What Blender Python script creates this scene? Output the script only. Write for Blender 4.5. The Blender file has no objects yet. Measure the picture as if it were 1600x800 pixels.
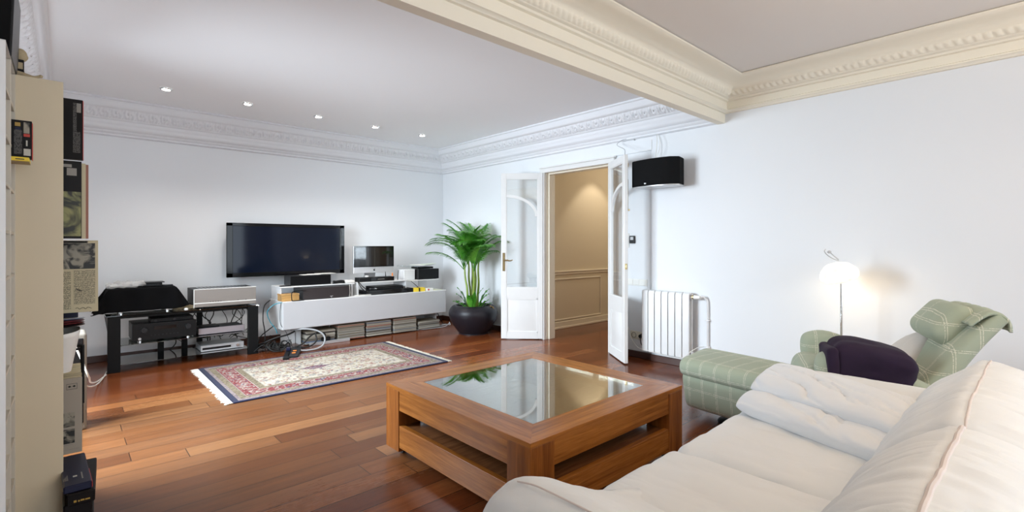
import bpy, bmesh, math, random
from mathutils import Vector, Matrix, noise
random.seed(7)
R = math.radians
PI = math.pi
S = bpy.context.scene
C = bpy.context.collection

# ---------------------------------------------------------------- camera
cam_d = bpy.data.cameras.new('camera'); cam = bpy.data.objects.new('camera', cam_d); C.objects.link(cam)
cam.location = (0, 0, 1.25)
cam.rotation_euler = (R(90), 0, R(47.5 - 90))
cam_d.sensor_width = 36; cam_d.lens = 765 / 1600 * 36
cam_d.shift_y = -18 / 1600
cam_d.clip_start = 0.05; cam_d.clip_end = 100
S.camera = cam
# ---------------------------------------------------------------- exposure, sky and daylight
S.view_settings.view_transform = 'Standard'; S.view_settings.look = 'None'
S.view_settings.gamma = 1; S.view_settings.use_curve_mapping = False
S.view_settings.exposure = 0.52
w = bpy.data.worlds.new('sky'); S.world = w; w.use_nodes = True
w.node_tree.nodes['Background'].inputs[0].default_value = (0.75, 0.85, 1.0, 1)
w.node_tree.nodes['Background'].inputs[1].default_value = 1.0

def area(name, loc, rot, sx, sy, power, col, spread=180):
    l = bpy.data.lights.new(name, 'AREA'); l.shape = 'RECTANGLE'; l.size = sx; l.size_y = sy
    l.energy = power; l.color = col; l.spread = R(spread)
    o = bpy.data.objects.new(name, l); C.objects.link(o); o.location = loc; o.rotation_euler = rot
    return o
# daylight outside the two balcony windows behind the camera, and through the left wall window
area('daylight_window_back', (1.1, -3.35, 1.45), (R(90), 0, 0), 1.5, 2.3, 38, (0.80, 0.91, 1.0))
area('daylight_window_back', (3.3, -3.35, 1.45), (R(90), 0, 0), 1.5, 2.3, 30, (0.80, 0.91, 1.0))
area('daylight_window_left', (-0.75, 4.25, 1.65), (R(64), 0, R(-97)), 1.6, 1.9, 138, (0.78, 0.90, 1.0), 118)
area('ceiling_bounce_lamp', (2.2, -0.9, 1.75), (R(180), 0, 0), 0.5, 0.5, 34, (1.0, 0.78, 0.52), 160)
# ---------------------------------------------------------------- material helpers
class N:
    """tiny wrapper for building node trees"""
    def __init__(s, name):
        s.m = bpy.data.materials.new(name); s.m.use_nodes = True
        s.t = s.m.node_tree; s.b = s.t.nodes['Principled BSDF']; s.out = s.t.nodes['Material Output']
    def n(s, kind, **kw):
        x = s.t.nodes.new(kind)
        for k, v in kw.items(): setattr(x, k, v)
        return x
    def link(s, a, b): s.t.links.new(a, b)
    def val(s, sock, v):
        if hasattr(v, 'is_linked') or isinstance(v, bpy.types.NodeSocket): s.link(v, sock)
        else: sock.default_value = v
    def math(s, op, a, b=0.0, c=None):
        x = s.n('ShaderNodeMath', operation=op); s.val(x.inputs[0], a); s.val(x.inputs[1], b)
        if c is not None: s.val(x.inputs[2], c)
        return x.outputs[0]
    def mix(s, f, a, b):
        x = s.n('ShaderNodeMix', data_type='RGBA'); s.val(x.inputs[0], f)
        s.val(x.inputs[6], a if not isinstance(a, tuple) else (*a, 1)); s.val(x.inputs[7], b if not isinstance(b, tuple) else (*b, 1))
        return x.outputs[2]
    def mul(s, a, b):
        x = s.n('ShaderNodeMix', data_type='RGBA', blend_type='MULTIPLY'); x.inputs[0].default_value = 1
        s.val(x.inputs[6], a if not isinstance(a, tuple) else (*a, 1)); s.val(x.inputs[7], b if not isinstance(b, tuple) else (*b, 1))
        return x.outputs[2]
    def ramp(s, f, stops, interp='LINEAR'):
        x = s.n('ShaderNodeValToRGB'); r = x.color_ramp; r.interpolation = interp
        while len(r.elements) > 1: r.elements.remove(r.elements[-1])
        for i, (p, c) in enumerate(stops):
            e = r.elements[0] if i == 0 else r.elements.new(p)
            e.position = p; e.color = (*c, 1)
        s.val(x.inputs[0], f); return x.outputs[0]
    def coord(s, which='Object'):
        x = s.n('ShaderNodeTexCoord'); return x.outputs[which]
    def geo(s): return s.n('ShaderNodeNewGeometry').outputs['Position']
    def sep(s, v):
        x = s.n('ShaderNodeSeparateXYZ'); s.link(v, x.inputs[0]); return x.outputs
    def comb(s, a, b, c=0.0):
        x = s.n('ShaderNodeCombineXYZ'); s.val(x.inputs[0], a); s.val(x.inputs[1], b); s.val(x.inputs[2], c); return x.outputs[0]
    def mapping(s, v, scale=(1, 1, 1), rot=(0, 0, 0), loc=(0, 0, 0)):
        x = s.n('ShaderNodeMapping'); s.link(v, x.inputs[0]); x.inputs['Scale'].default_value = scale
        x.inputs['Rotation'].default_value = rot; x.inputs['Location'].default_value = loc; return x.outputs[0]
    def noise(s, v, scale, detail=3, rough=.5, dist=0.0, out=0):
        x = s.n('ShaderNodeTexNoise'); s.link(v, x.inputs['Vector']); x.inputs['Scale'].default_value = scale
        x.inputs['Detail'].default_value = detail; x.inputs['Roughness'].default_value = rough; x.inputs['Distortion'].default_value = dist
        return x.outputs[out]
    def voro(s, v, scale, feature='F1', out='Distance', rnd=1.0):
        x = s.n('ShaderNodeTexVoronoi', feature=feature); s.link(v, x.inputs['Vector']); x.inputs['Scale'].default_value = scale
        x.inputs['Randomness'].default_value = rnd
        return x.outputs[out]
    def bump(s, h, strength=.2, dist=.01):
        x = s.n('ShaderNodeBump'); x.inputs['Strength'].default_value = strength; x.inputs['Distance'].default_value = dist
        s.link(h, x.inputs['Height']); s.link(x.outputs[0], s.b.inputs['Normal'])
    def set(s, color=None, rough=None, metal=None, spec=None, coat=None, coat_r=None, sheen=None):
        for k, v in (('Base Color', color), ('Roughness', rough), ('Metallic', metal), ('Specular IOR Level', spec),
                     ('Coat Weight', coat), ('Coat Roughness', coat_r), ('Sheen Weight', sheen)):
            if v is None: continue
            s.val(s.b.inputs[k], (*v, 1) if isinstance(v, tuple) else v)
        return s.m

def plain(name, col, rough=.5, metal=0.0, var=.04, scale=6, bump=0.0, bscale=200, coat=0.0, spec=.5):
    a = N(name); v = a.coord()
    f = a.noise(v, scale, 2)
    c = a.mix(f, tuple(x * (1 - var) for x in col), tuple(min(1, x * (1 + var)) for x in col))
    a.set(c, rough, metal, spec, coat)
    if bump: a.bump(a.noise(v, bscale, 2), bump, .002)
    return a.m

# ---------------------------------------------------------------- mesh helpers
class MB:
    def __init__(s): s.bm = bmesh.new()
    def _add(s, tb, mat=None, mi=0):
        if mat is not None: bmesh.ops.transform(tb, matrix=mat, verts=tb.verts)
        for f in tb.faces: f.material_index = mi
        me = bpy.data.meshes.new('t'); tb.to_mesh(me); tb.free(); s.bm.from_mesh(me); bpy.data.meshes.remove(me)
        return s
    def box(s, x0, x1, y0, y1, z0, z1, bev=0.0, seg=1, rot=None, piv=None, mi=0):
        tb = bmesh.new(); bmesh.ops.create_cube(tb, size=1)
        M = Matrix.Translation(((x0 + x1) / 2, (y0 + y1) / 2, (z0 + z1) / 2)) @ Matrix.Diagonal((abs(x1 - x0), abs(y1 - y0), abs(z1 - z0), 1))
        bmesh.ops.transform(tb, matrix=M, verts=tb.verts)
        if bev: bmesh.ops.bevel(tb, geom=tb.edges[:], offset=bev, segments=seg, affect='EDGES', profile=.5)
        m = None
        if rot:
            p = Vector(piv) if piv else Vector(((x0 + x1) / 2, (y0 + y1) / 2, (z0 + z1) / 2))
            m = Matrix.Translation(p) @ (Matrix.Rotation(rot[2], 4, 'Z') @ Matrix.Rotation(rot[1], 4, 'Y') @ Matrix.Rotation(rot[0], 4, 'X')) @ Matrix.Translation(-p)
        return s._add(tb, m, mi)
    def cyl(s, p0, p1, r0, r1=None, n=16, mi=0, bev=0.0):
        r1 = r0 if r1 is None else r1
        p0 = Vector(p0); p1 = Vector(p1); d = p1 - p0
        tb = bmesh.new(); bmesh.ops.create_cone(tb, cap_ends=True, segments=n, radius1=r0, radius2=r1, depth=d.length)
        if bev: bmesh.ops.bevel(tb, geom=[e for e in tb.edges if e.is_boundary or len(e.link_faces) == 2 and any(len(f.verts) > 4 for f in e.link_faces)], offset=bev, segments=2, affect='EDGES')
        q = d.to_track_quat('Z', 'Y').to_matrix().to_4x4()
        return s._add(tb, Matrix.Translation((p0 + p1) / 2) @ q, mi)
    def ball(s, c, r, sc=(1, 1, 1), n=12, mi=0, rot=0):
        tb = bmesh.new(); bmesh.ops.create_uvsphere(tb, u_segments=n * 2, v_segments=n, radius=r)
        return s._add(tb, Matrix.Translation(c) @ Matrix.Rotation(rot, 4, 'Z') @ Matrix.Diagonal((*sc, 1)), mi)
    def tube(s, pts, r, n=8, mi=0, smooth=6, closed=False):
        P = [Vector(p) for p in pts]
        if smooth and len(P) > 2: P = catmull(P, smooth, closed)
        rr = r if isinstance(r, (list, tuple)) else [r] * len(P)
        if len(rr) != len(P): rr = [rr[0] + (rr[-1] - rr[0]) * i / (len(P) - 1) for i in range(len(P))]
        tb = bmesh.new(); rings = []; up = Vector((0, 0, 1)); prev = None
        for i, p in enumerate(P):
            a = P[i - 1] if i or closed else P[i]; b = P[(i + 1) % len(P)] if i < len(P) - 1 or closed else P[i]
            t = (b - a).normalized() if (b - a).length > 1e-9 else Vector((0, 0, 1))
            if prev is None:
                x = t.cross(up); x = x.normalized() if x.length > 1e-3 else Vector((1, 0, 0))
            else:
                x = prev - t * prev.dot(t); x = x.normalized() if x.length > 1e-6 else Vector((1, 0, 0))
            prev = x; y = t.cross(x)
            rings.append([tb.verts.new(p + (x * math.cos(2 * PI * k / n) + y * math.sin(2 * PI * k / n)) * rr[i]) for k in range(n)])
        L = len(rings)
        for i in range(L if closed else L - 1):
            A = rings[i]; B = rings[(i + 1) % L]
            for k in range(n): tb.faces.new((A[k], A[(k + 1) % n], B[(k + 1) % n], B[k]))
        if not closed:
            tb.faces.new(rings[0][::-1]); tb.faces.new(rings[-1])
        return s._add(tb, None, mi)
    def lathe(s, prof, c=(0, 0, 0), n=32, mi=0, mat=None):
        tb = bmesh.new(); rings = []
        for r, z in prof:
            if r < 1e-5: rings.append([tb.verts.new((0, 0, z))])
            else: rings.append([tb.verts.new((r * math.cos(2 * PI * k / n), r * math.sin(2 * PI * k / n), z)) for k in range(n)])
        for a, b in zip(rings, rings[1:]):
            for k in range(n):
                q = [a[k % len(a)], a[(k + 1) % n % len(a)], b[(k + 1) % n % len(b)], b[k % len(b)]]
                q2 = []
                for v in q:
                    if v not in q2: q2.append(v)
                if len(q2) > 2: tb.faces.new(q2)
        m = Matrix.Translation(c) @ (mat if mat else Matrix.Identity(4))
        return s._add(tb, m, mi)
    def prism(s, poly, axis, a, b, mi=0, bev=0.0):
        """polygon (2-D) extruded along axis from a to b; poly coordinates are the remaining two axes in x,y,z order"""
        def P(u, v, w):
            return {'x': (w, u, v), 'y': (u, w, v), 'z': (u, v, w)}[axis]
        tb = bmesh.new()
        A = [tb.verts.new(P(u, v, a)) for u, v in poly]; B = [tb.verts.new(P(u, v, b)) for u, v in poly]
        tb.faces.new(A); tb.faces.new(B[::-1])
        for i in range(len(poly)): tb.faces.new((A[i], B[i], B[(i + 1) % len(poly)], A[(i + 1) % len(poly)]))
        bmesh.ops.recalc_face_normals(tb, faces=tb.faces)
        if bev: bmesh.ops.bevel(tb, geom=tb.edges[:], offset=bev, segments=2, affect='EDGES')
        return s._add(tb, None, mi)
    def grid(s, fn, nu, nv, mi=0, closeu=False):
        tb = bmesh.new()
        V = [[tb.verts.new(fn(i / nu, j / nv)) for j in range(nv + 1)] for i in range(nu + 1)]
        for i in range(nu):
            for j in range(nv):
                tb.faces.new((V[i][j], V[i + 1][j], V[i + 1][j + 1], V[i][j + 1]))
        return s._add(tb, None, mi)
    def xf(s, M): bmesh.ops.transform(s.bm, matrix=M, verts=s.bm.verts); return s
    def warp(s, fn):
        for v in s.bm.verts: v.co = fn(v.co.copy())
        return s

def catmull(P, k, closed=False):
    out = []; n = len(P)
    rng = range(n if closed else n - 1)
    for i in rng:
        p0 = P[(i - 1) % n] if closed or i > 0 else P[0]; p1 = P[i]; p2 = P[(i + 1) % n]; p3 = P[(i + 2) % n] if closed or i < n - 2 else P[-1]
        for j in range(k):
            t = j / k
            out.append(.5 * ((2 * p1) + (p2 - p0) * t + (2 * p0 - 5 * p1 + 4 * p2 - p3) * t * t + (3 * p1 - p0 - 3 * p2 + p3) * t ** 3))
    if not closed: out.append(P[-1])
    return out

ORG = {}
def thing(name, label, cat, loc=(0, 0, 0), rz=0.0, group=None, kind=None):
    o = bpy.data.objects.new(name, None); C.objects.link(o); o.empty_display_size = .1
    o.location = loc; o.rotation_euler = (0, 0, rz)
    if label: o['label'] = label
    if cat: o['category'] = cat
    if group: o['group'] = group
    if kind: o['kind'] = kind
    ORG[o] = Vector(loc) if rz == 0 else None
    return o
def build(name, mb, mats, parent=None, smooth=True, local=False, label=None, cat=None, group=None, kind=None, angle=35, sub=0, norm=True):
    bm = mb.bm
    if norm: bmesh.ops.recalc_face_normals(bm, faces=bm.faces)
    if parent is not None and not local:
        o0 = ORG.get(parent)
        if o0 is not None: bmesh.ops.translate(bm, verts=bm.verts, vec=-o0)
    org = Vector((0, 0, 0))
    if parent is None and kind != 'structure':
        xs = [v.co.x for v in bm.verts]; ys = [v.co.y for v in bm.verts]; zs = [v.co.z for v in bm.verts]
        org = Vector(((min(xs) + max(xs)) / 2, (min(ys) + max(ys)) / 2, min(zs)))
        bmesh.ops.translate(bm, verts=bm.verts, vec=-org)
    me = bpy.data.meshes.new(name); bm.to_mesh(me); bm.free()
    for m in (mats if isinstance(mats, (list, tuple)) else [mats]): me.materials.append(m)
    if smooth:
        for p in me.polygons: p.use_smooth = True
        me.set_sharp_from_angle(angle=R(angle))
    o = bpy.data.objects.new(name, me); C.objects.link(o); o.location = org
    if parent is not None:
        o.parent = parent
        ORG[o] = ORG.get(parent)
    if label: o['label'] = label
    if cat: o['category'] = cat
    if group: o['group'] = group
    if kind: o['kind'] = kind
    if sub:
        md = o.modifiers.new('subdivision', 'SUBSURF'); md.levels = sub; md.render_levels = sub
    return o
def copy_tree(o, parent=None):
    c = o.copy(); C.objects.link(c)
    if parent: c.parent = parent
    for ch in list(o.children): copy_tree(ch, c)
    return c
def struct(name, mb, mats, **k): return build(name, mb, mats, kind='structure', **k)

def text_mb(s, size, loc, rot, depth=.0006, align='CENTER'):
    """letters as solid mesh geometry; rot = matrix 3x3 taking text plane (x right, y up) to the world"""
    cu = bpy.data.curves.new('lettering', 'FONT'); cu.body = s; cu.size = size; cu.extrude = depth
    cu.align_x = align; cu.align_y = 'CENTER'; cu.resolution_u = 2
    ob = bpy.data.objects.new('lettering', cu); C.objects.link(ob)
    dg = bpy.context.evaluated_depsgraph_get(); me = bpy.data.meshes.new_from_object(ob.evaluated_get(dg))
    mb = MB(); mb.bm.from_mesh(me); bpy.data.objects.remove(ob); bpy.data.curves.remove(cu); bpy.data.meshes.remove(me)
    mb.xf(Matrix.Translation(loc) @ rot.to_4x4())
    return mb
FRONT = Matrix(((1, 0, 0), (0, 0, -1), (0, 1, 0)))     # text readable when looking along +Y

def rounded_box(sx, sy, sz, r, n=14, puff=0.0, wr=0.0, wscale=6.0, seed=0, rz=None):
    """soft box centred on the origin, half sizes s*/2, rounded by r, puffed top and wrinkled"""
    tb = bmesh.new(); bmesh.ops.create_cube(tb, size=2)
    bmesh.ops.subdivide_edges(tb, edges=tb.edges[:], cuts=n, use_grid_fill=True)
    hx, hy, hz = sx / 2, sy / 2, sz / 2
    for v in tb.verts:
        x, y, z = v.co
        # concentrate vertices towards the edges
        e = lambda t: math.sin(t * PI / 2) * .55 + t * .45
        p = Vector((e(x) * hx, e(y) * hy, e(z) * hz))
        q = Vector((max(-hx + r, min(hx - r, p.x)), max(-hy + r, min(hy - r, p.y)), max(-hz + r, min(hz - r, p.z))))
        d = p - q
        if d.length > 1e-9: p = q + d.normalized() * min(r, d.length * 1.0) if d.length > r else q + d
        k = (1 - (p.x / hx) ** 2) * (1 - (p.y / hy) ** 2)
        k = max(0, k) ** .6
        p.z += puff * k * (1 if p.z > 0 else -1 if puff and p.z < 0 else 0) * (1 if p.z > 0 else .3)
        if wr:
            s = Vector((p.x * wscale + seed, p.y * wscale * .5, p.z * wscale))
            h = noise.noise(s) * .6 + noise.noise(s * 2.3) * .3 + noise.noise(s * 5.1) * .15
            p += Vector((p.x / hx, p.y / hy, p.z / hz)).normalized() * wr * h
        v.co = p
    mb = MB(); mb._add(tb); return mb
# ---------------------------------------------------------------- materials
def wall_mat(name, col, rough=.75):
    a = N(name); v = a.geo(); f = a.noise(v, 1.3, 2)
    a.set(a.mix(f, tuple(c * .985 for c in col), col), rough, spec=.3)
    a.bump(a.noise(v, 60, 2), .04, .002); return a.m
M_wall = wall_mat('white_wall_paint', (.82, .838, .86))
M_ceil = wall_mat('ceiling_paint', (.93, .935, .95))
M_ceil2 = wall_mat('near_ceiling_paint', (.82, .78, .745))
M_corn = wall_mat('cornice_paint', (.83, .84, .87))
M_corn2 = wall_mat('cornice_cream_paint', (.90, .84, .71))
M_hall = wall_mat('hall_beige_paint', (.74, .655, .51))
M_halltrim = wall_mat('hall_trim_paint', (.86, .79, .66), .5)
M_door = plain('white_door_enamel', (.78, .775, .76), .3, bump=.05, bscale=60)
M_jamb = plain('cream_jamb_enamel', (.82, .76, .64), .35)

def floor_mat():
    a = N('jatoba_planks'); p = a.sep(a.geo()); x, y = p[0], p[1]
    W = .155; Ln = 1.45
    row = a.math('FLOOR', a.math('DIVIDE', y, W))
    wn = a.n('ShaderNodeTexWhiteNoise', noise_dimensions='1D'); a.link(row, wn.inputs['W'])
    xo = a.math('ADD', a.math('DIVIDE', x, Ln), a.math('MULTIPLY', wn.outputs['Value'], 7.3))
    col = a.math('FLOOR', xo)
    wn2 = a.n('ShaderNodeTexWhiteNoise', noise_dimensions='2D'); a.link(a.comb(row, col), wn2.inputs['Vector'])
    rnd = wn2.outputs['Value']
    base = a.ramp(rnd, [(0, (.105, .024, .008)), (.25, (.14, .034, .010)), (.5, (.175, .045, .013)), (.7, (.22, .062, .018)), (.85, (.15, .040, .014)), (1, (.27, .085, .025))])
    brown_tones = a.ramp(rnd, [(0, (.115, .038, .012)), (.25, (.135, .049, .016)), (.5, (.16, .060, .020)), (.7, (.20, .080, .028)), (.85, (.145, .060, .024)), (1, (.27, .120, .045))])
    # browner, less red plank palette, centred between the bookcase, the rug and the table
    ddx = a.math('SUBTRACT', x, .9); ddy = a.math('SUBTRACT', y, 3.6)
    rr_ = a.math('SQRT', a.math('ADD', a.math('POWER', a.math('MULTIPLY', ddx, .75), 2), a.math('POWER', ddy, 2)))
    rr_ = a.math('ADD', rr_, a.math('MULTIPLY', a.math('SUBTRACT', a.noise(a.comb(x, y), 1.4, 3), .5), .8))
    brown_mask = a.n('ShaderNodeMapRange', interpolation_type='SMOOTHSTEP'); a.link(rr_, brown_mask.inputs[0]); brown_mask.inputs[1].default_value = .7; brown_mask.inputs[2].default_value = 2.0; brown_mask.inputs[3].default_value = 1; brown_mask.inputs[4].default_value = 0
    base = a.mix(brown_mask.outputs[0], base, brown_tones)
    gv = a.comb(a.math('MULTIPLY', x, 1.6), a.math('MULTIPLY', y, 28), a.math('MULTIPLY', rnd, 40))
    g = a.noise(gv, 1.0, 5, .6, .6)
    gf = a.comb(a.math('MULTIPLY', x, 14), a.math('MULTIPLY', y, 150), rnd)
    g2 = a.noise(gf, 1.0, 3, .6)
    c = a.mul(base, a.ramp(g, [(.25, (.78, .75, .73)), (.5, (1, 1, 1)), (.75, (1.22, 1.18, 1.12))]))
    c = a.mul(c, a.ramp(g2, [(.3, (.86, .84, .82)), (.7, (1.1, 1.1, 1.1))]))
    fy = a.math('FRACT', a.math('DIVIDE', y, W)); fx = a.math('FRACT', xo)
    dy = a.math('MULTIPLY', a.math('MINIMUM', fy, a.math('SUBTRACT', 1, fy)), W)
    dx = a.math('MULTIPLY', a.math('MINIMUM', fx, a.math('SUBTRACT', 1, fx)), Ln)
    dd = a.math('MINIMUM', dy, dx)
    gap = a.math('LESS_THAN', dd, .0020)
    c = a.mix(gap, c, (.02, .009, .005))
    # roughness varied by noise, higher within the browner area
    wear = a.noise(a.comb(x, y), .9, 3)
    a.set(c, a.math('ADD', a.math('ADD', .12, a.math('MULTIPLY', brown_mask.outputs[0], .10)), a.math('MULTIPLY', a.math('ADD', wear, g2), .09)), spec=.34, coat=.0)
    h = a.math('ADD', a.math('MULTIPLY', gap, -1), a.math('MULTIPLY', g2, .12))
    a.bump(h, .25, .001)
    return a.m
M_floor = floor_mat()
M_base = plain('dark_baseboard_wood', (.06, .022, .014), .3, var=.25, scale=4)

def wood(name, c1, c2, axis=0, scale=1.0, rough=.24, coat=.0, cyl=False):
    a = N(name); v = a.coord()
    sc = [26, 26, 26]; sc[axis] = 1.4
    g = a.noise(a.mapping(v, tuple(k * scale for k in sc)), 1, 4, .62, .9)
    sf = [170, 170, 170]; sf[axis] = 9
    g2 = a.noise(a.mapping(v, tuple(k * scale for k in sf)), 1, 2, .6)
    c = a.ramp(g, [(.28, c1), (.72, c2)])
    c = a.mul(c, a.ramp(g2, [(.3, (.82, .8, .78)), (.7, (1.1, 1.1, 1.1))]))
    a.set(c, rough, spec=.35, coat=coat, coat_r=.08); return a.m
M_tabX = wood('walnut_grain_along_x', (.22, .068, .012), (.50, .185, .036), 0)
M_tabY = wood('walnut_grain_along_y', (.22, .068, .012), (.50, .185, .036), 1)
M_tabZ = wood('walnut_grain_upright', (.17, .050, .010), (.37, .125, .026), 2)
M_tabD = wood('walnut_shelf_grain', (.13, .050, .019), (.25, .10, .038), 0, rough=.15)
M_box_wood = wood('honey_bamboo_wood', (.48, .25, .08), (.66, .40, .15), 0)
M_cream = plain('beige_melamine', (.72, .61, .43), .45, var=.02)
M_whitelam = plain('white_lacquer', (.80, .80, .80), .25, var=.02)
M_tower = plain('cream_tower_lacquer', (.64, .58, .48), .4, var=.02)
M_cabface = plain('silver_white_lacquer', (.60, .60, .615), .3, var=.02)
M_black = plain('black_plastic', (.006, .006, .0065), .4, spec=.25)
M_blackgloss = plain('gloss_black_plastic', (.006, .006, .007), .06)
M_blackmetal = plain('black_powder_coat', (.006, .0065, .007), .5, var=.1, bump=.05, spec=.18)
M_blackcloth = plain('black_velvet_cloth', (.004, .004, .0045), .9, bump=.2, spec=.1)
M_grille = plain('black_speaker_grille', (.005, .005, .0055), .85, bump=.3, bscale=500, spec=.15)
M_grille_b = plain('brown_black_speaker_grille', (.030, .022, .022), .75, bump=.3, bscale=500)
M_spkside = plain('satin_charcoal', (.020, .021, .023), .35, spec=.3)
M_silver = plain('brushed_champagne_aluminium', (.38, .355, .33), .36, .8, var=.03)
M_silver2 = plain('silver_plastic', (.55, .55, .56), .3, .4)
M_mauve = plain('mauve_silver_plastic', (.40, .35, .37), .35, .4)
M_chrome = plain('chrome', (.8, .8, .8), .12, 1.0)
M_brass = plain('aged_brass', (.42, .33, .17), .3, .9)
M_rad = plain('white_radiator_enamel', (.80, .80, .80), .25)
M_plastic = plain('white_plastic', (.85, .84, .80), .35)
M_ivory = plain('ivory_plastic', (.80, .76, .64), .35)
M_paper = plain('paper', (.82, .80, .75), .8)
M_screen = plain('tv_panel_glass', (.003, .006, .017), .06, var=.1, spec=.22)
M_bezel = plain('gloss_bezel', (.004, .004, .005), .08, spec=.25)
M_screen2 = plain('computer_panel_glass', (.010, .009, .009), .05, coat=.5)
M_alu = plain('satin_aluminium', (.66, .66, .67), .32, .6)
M_pot = plain('black_clay_pot', (.012, .010, .014), .42, var=.15, bump=.1, bscale=60, spec=.35)
M_soil = plain('potting_soil', (.03, .02, .013), .95, bump=.8, bscale=50)
M_stem = plain('palm_cane', (.25, .36, .06), .4, var=.35, scale=14)
M_rubber = plain('black_rubber', (.012, .012, .012), .6)
M_greycable = plain('grey_cable', (.35, .36, .37), .4)
M_blue = plain('blue_cable', (.05, .28, .36), .4)
M_whitecable = plain('white_cable', (.78, .76, .70), .4)
M_purple = plain('purple_velour', (.014, .003, .022), .9, var=.3, scale=9, bump=.2, bscale=260)
M_purple.node_tree.nodes['Principled BSDF'].inputs['Sheen Weight'].default_value = .02
M_yellow = plain('yellow_card', (.85, .62, .04), .5)
M_orange = plain('orange_plastic', (.85, .25, .04), .5)
M_redcard = plain('red_card', (.55, .05, .03), .5)
M_navy = plain('navy_cover', (.010, .012, .038), .4, var=.2, spec=.3)
M_darkcover = plain('dark_cover', (.008, .006, .006), .5, spec=.2)
M_ink = plain('grey_print', (.30, .28, .25), .6)
M_inkw = plain('pale_print', (.55, .53, .48), .6)
M_inkb = plain('dark_print', (.03, .028, .025), .6)
M_gold = plain('gold_print', (.45, .28, .05), .4)
M_sleeve = plain('old_record_sleeve', (.62, .54, .35), .6, var=.06)
M_tan = plain('tan_straw', (.50, .40, .25), .9, var=.25, scale=60)
M_greybeige = plain('greige_case', (.22, .19, .155), .5)
M_disc = plain('slate_blue_disc', (.14, .18, .28), .15, var=.25, scale=9)
M_discred = plain('dark_red_disc', (.16, .035, .04), .25)

def leaf_mat():
    a = N('palm_leaf'); v = a.coord(); f = a.noise(v, 9, 3)
    c = a.ramp(f, [(.25, (.03, .16, .015)), (.5, (.08, .32, .03)), (.8, (.22, .50, .07))])
    a.set(c, .32, spec=.5)
    tr = a.n('ShaderNodeBsdfTranslucent'); a.link(c, tr.inputs[0]); mx = a.n('ShaderNodeMixShader'); mx.inputs[0].default_value = .22
    a.link(a.b.outputs[0], mx.inputs[1]); a.link(tr.outputs[0], mx.inputs[2]); a.link(mx.outputs[0], a.out.inputs[0])
    return a.m
M_leaf = leaf_mat()

def cloth_white(name='white_sofa_cotton', col=(.79, .80, .80)):
    a = N(name); v = a.coord()
    f = a.noise(v, 2.2, 3)
    c = a.mix(f, tuple(k * .95 for k in col), col)
    a.set(c, .85, spec=.2, sheen=.15)
    fold = a.noise(a.mapping(v, (7, 2.2, 6)), 1.0, 2, .45, 1.0)
    weave = a.noise(v, 420, 1)
    a.bump(a.math('ADD', a.math('MULTIPLY', fold, 1.0), a.math('MULTIPLY', weave, .03)), .45, .03)
    return a.m
M_sofa = cloth_white()
M_sofa_b = cloth_white('white_pillow_cotton', (.80, .82, .845))
M_piping = plain('pinkish_seam_piping', (.66, .58, .54), .8)

def plaid():
    a = N('sage_plaid_upholstery'); v = a.coord(); p = a.sep(v)
    f = a.noise(v, 3, 2)
    base = a.mix(f, (.35, .40, .30), (.42, .455, .35))
    def pair(c, step, off, w=.0013, gap=.010):
        d = a.math('FRACT', a.math('DIVIDE', a.math('ADD', c, off + 10), step))
        d = a.math('MULTIPLY', d, step)
        l1 = a.math('LESS_THAN', a.math('ABSOLUTE', a.math('SUBTRACT', d, .03)), w)
        l2 = a.math('LESS_THAN', a.math('ABSOLUTE', a.math('SUBTRACT', d, .03 + gap)), w)
        return a.math('MAXIMUM', l1, l2)
    wob = a.math('MULTIPLY', a.math('SUBTRACT', a.noise(v, 8, 1), .5), .006)
    n = a.n('ShaderNodeNewGeometry')
    ln = a.math('MAXIMUM', pair(a.math('ADD', p[1], wob), .105, .02), a.math('MAXIMUM', pair(a.math('ADD', p[0], wob), .30, .14), 0))
    ln = a.math('MAXIMUM', ln, pair(a.math('ADD', p[2], wob), .12, .0))
    dash = a.math('GREATER_THAN', a.noise(v, 160, 1), .42)
    ln = a.math('MULTIPLY', ln, dash)
    c = a.mix(ln, base, (.74, .72, .60))
    a.set(c, .85, spec=.2, sheen=.1)
    a.bump(a.noise(a.mapping(v, (5, 5, 5)), 1, 3, .5, .8), .25, .02)
    return a.m
M_plaid = plaid()
M_linen = plain('grey_linen', (.62, .58, .54), .85, bump=.3, bscale=300)

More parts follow.
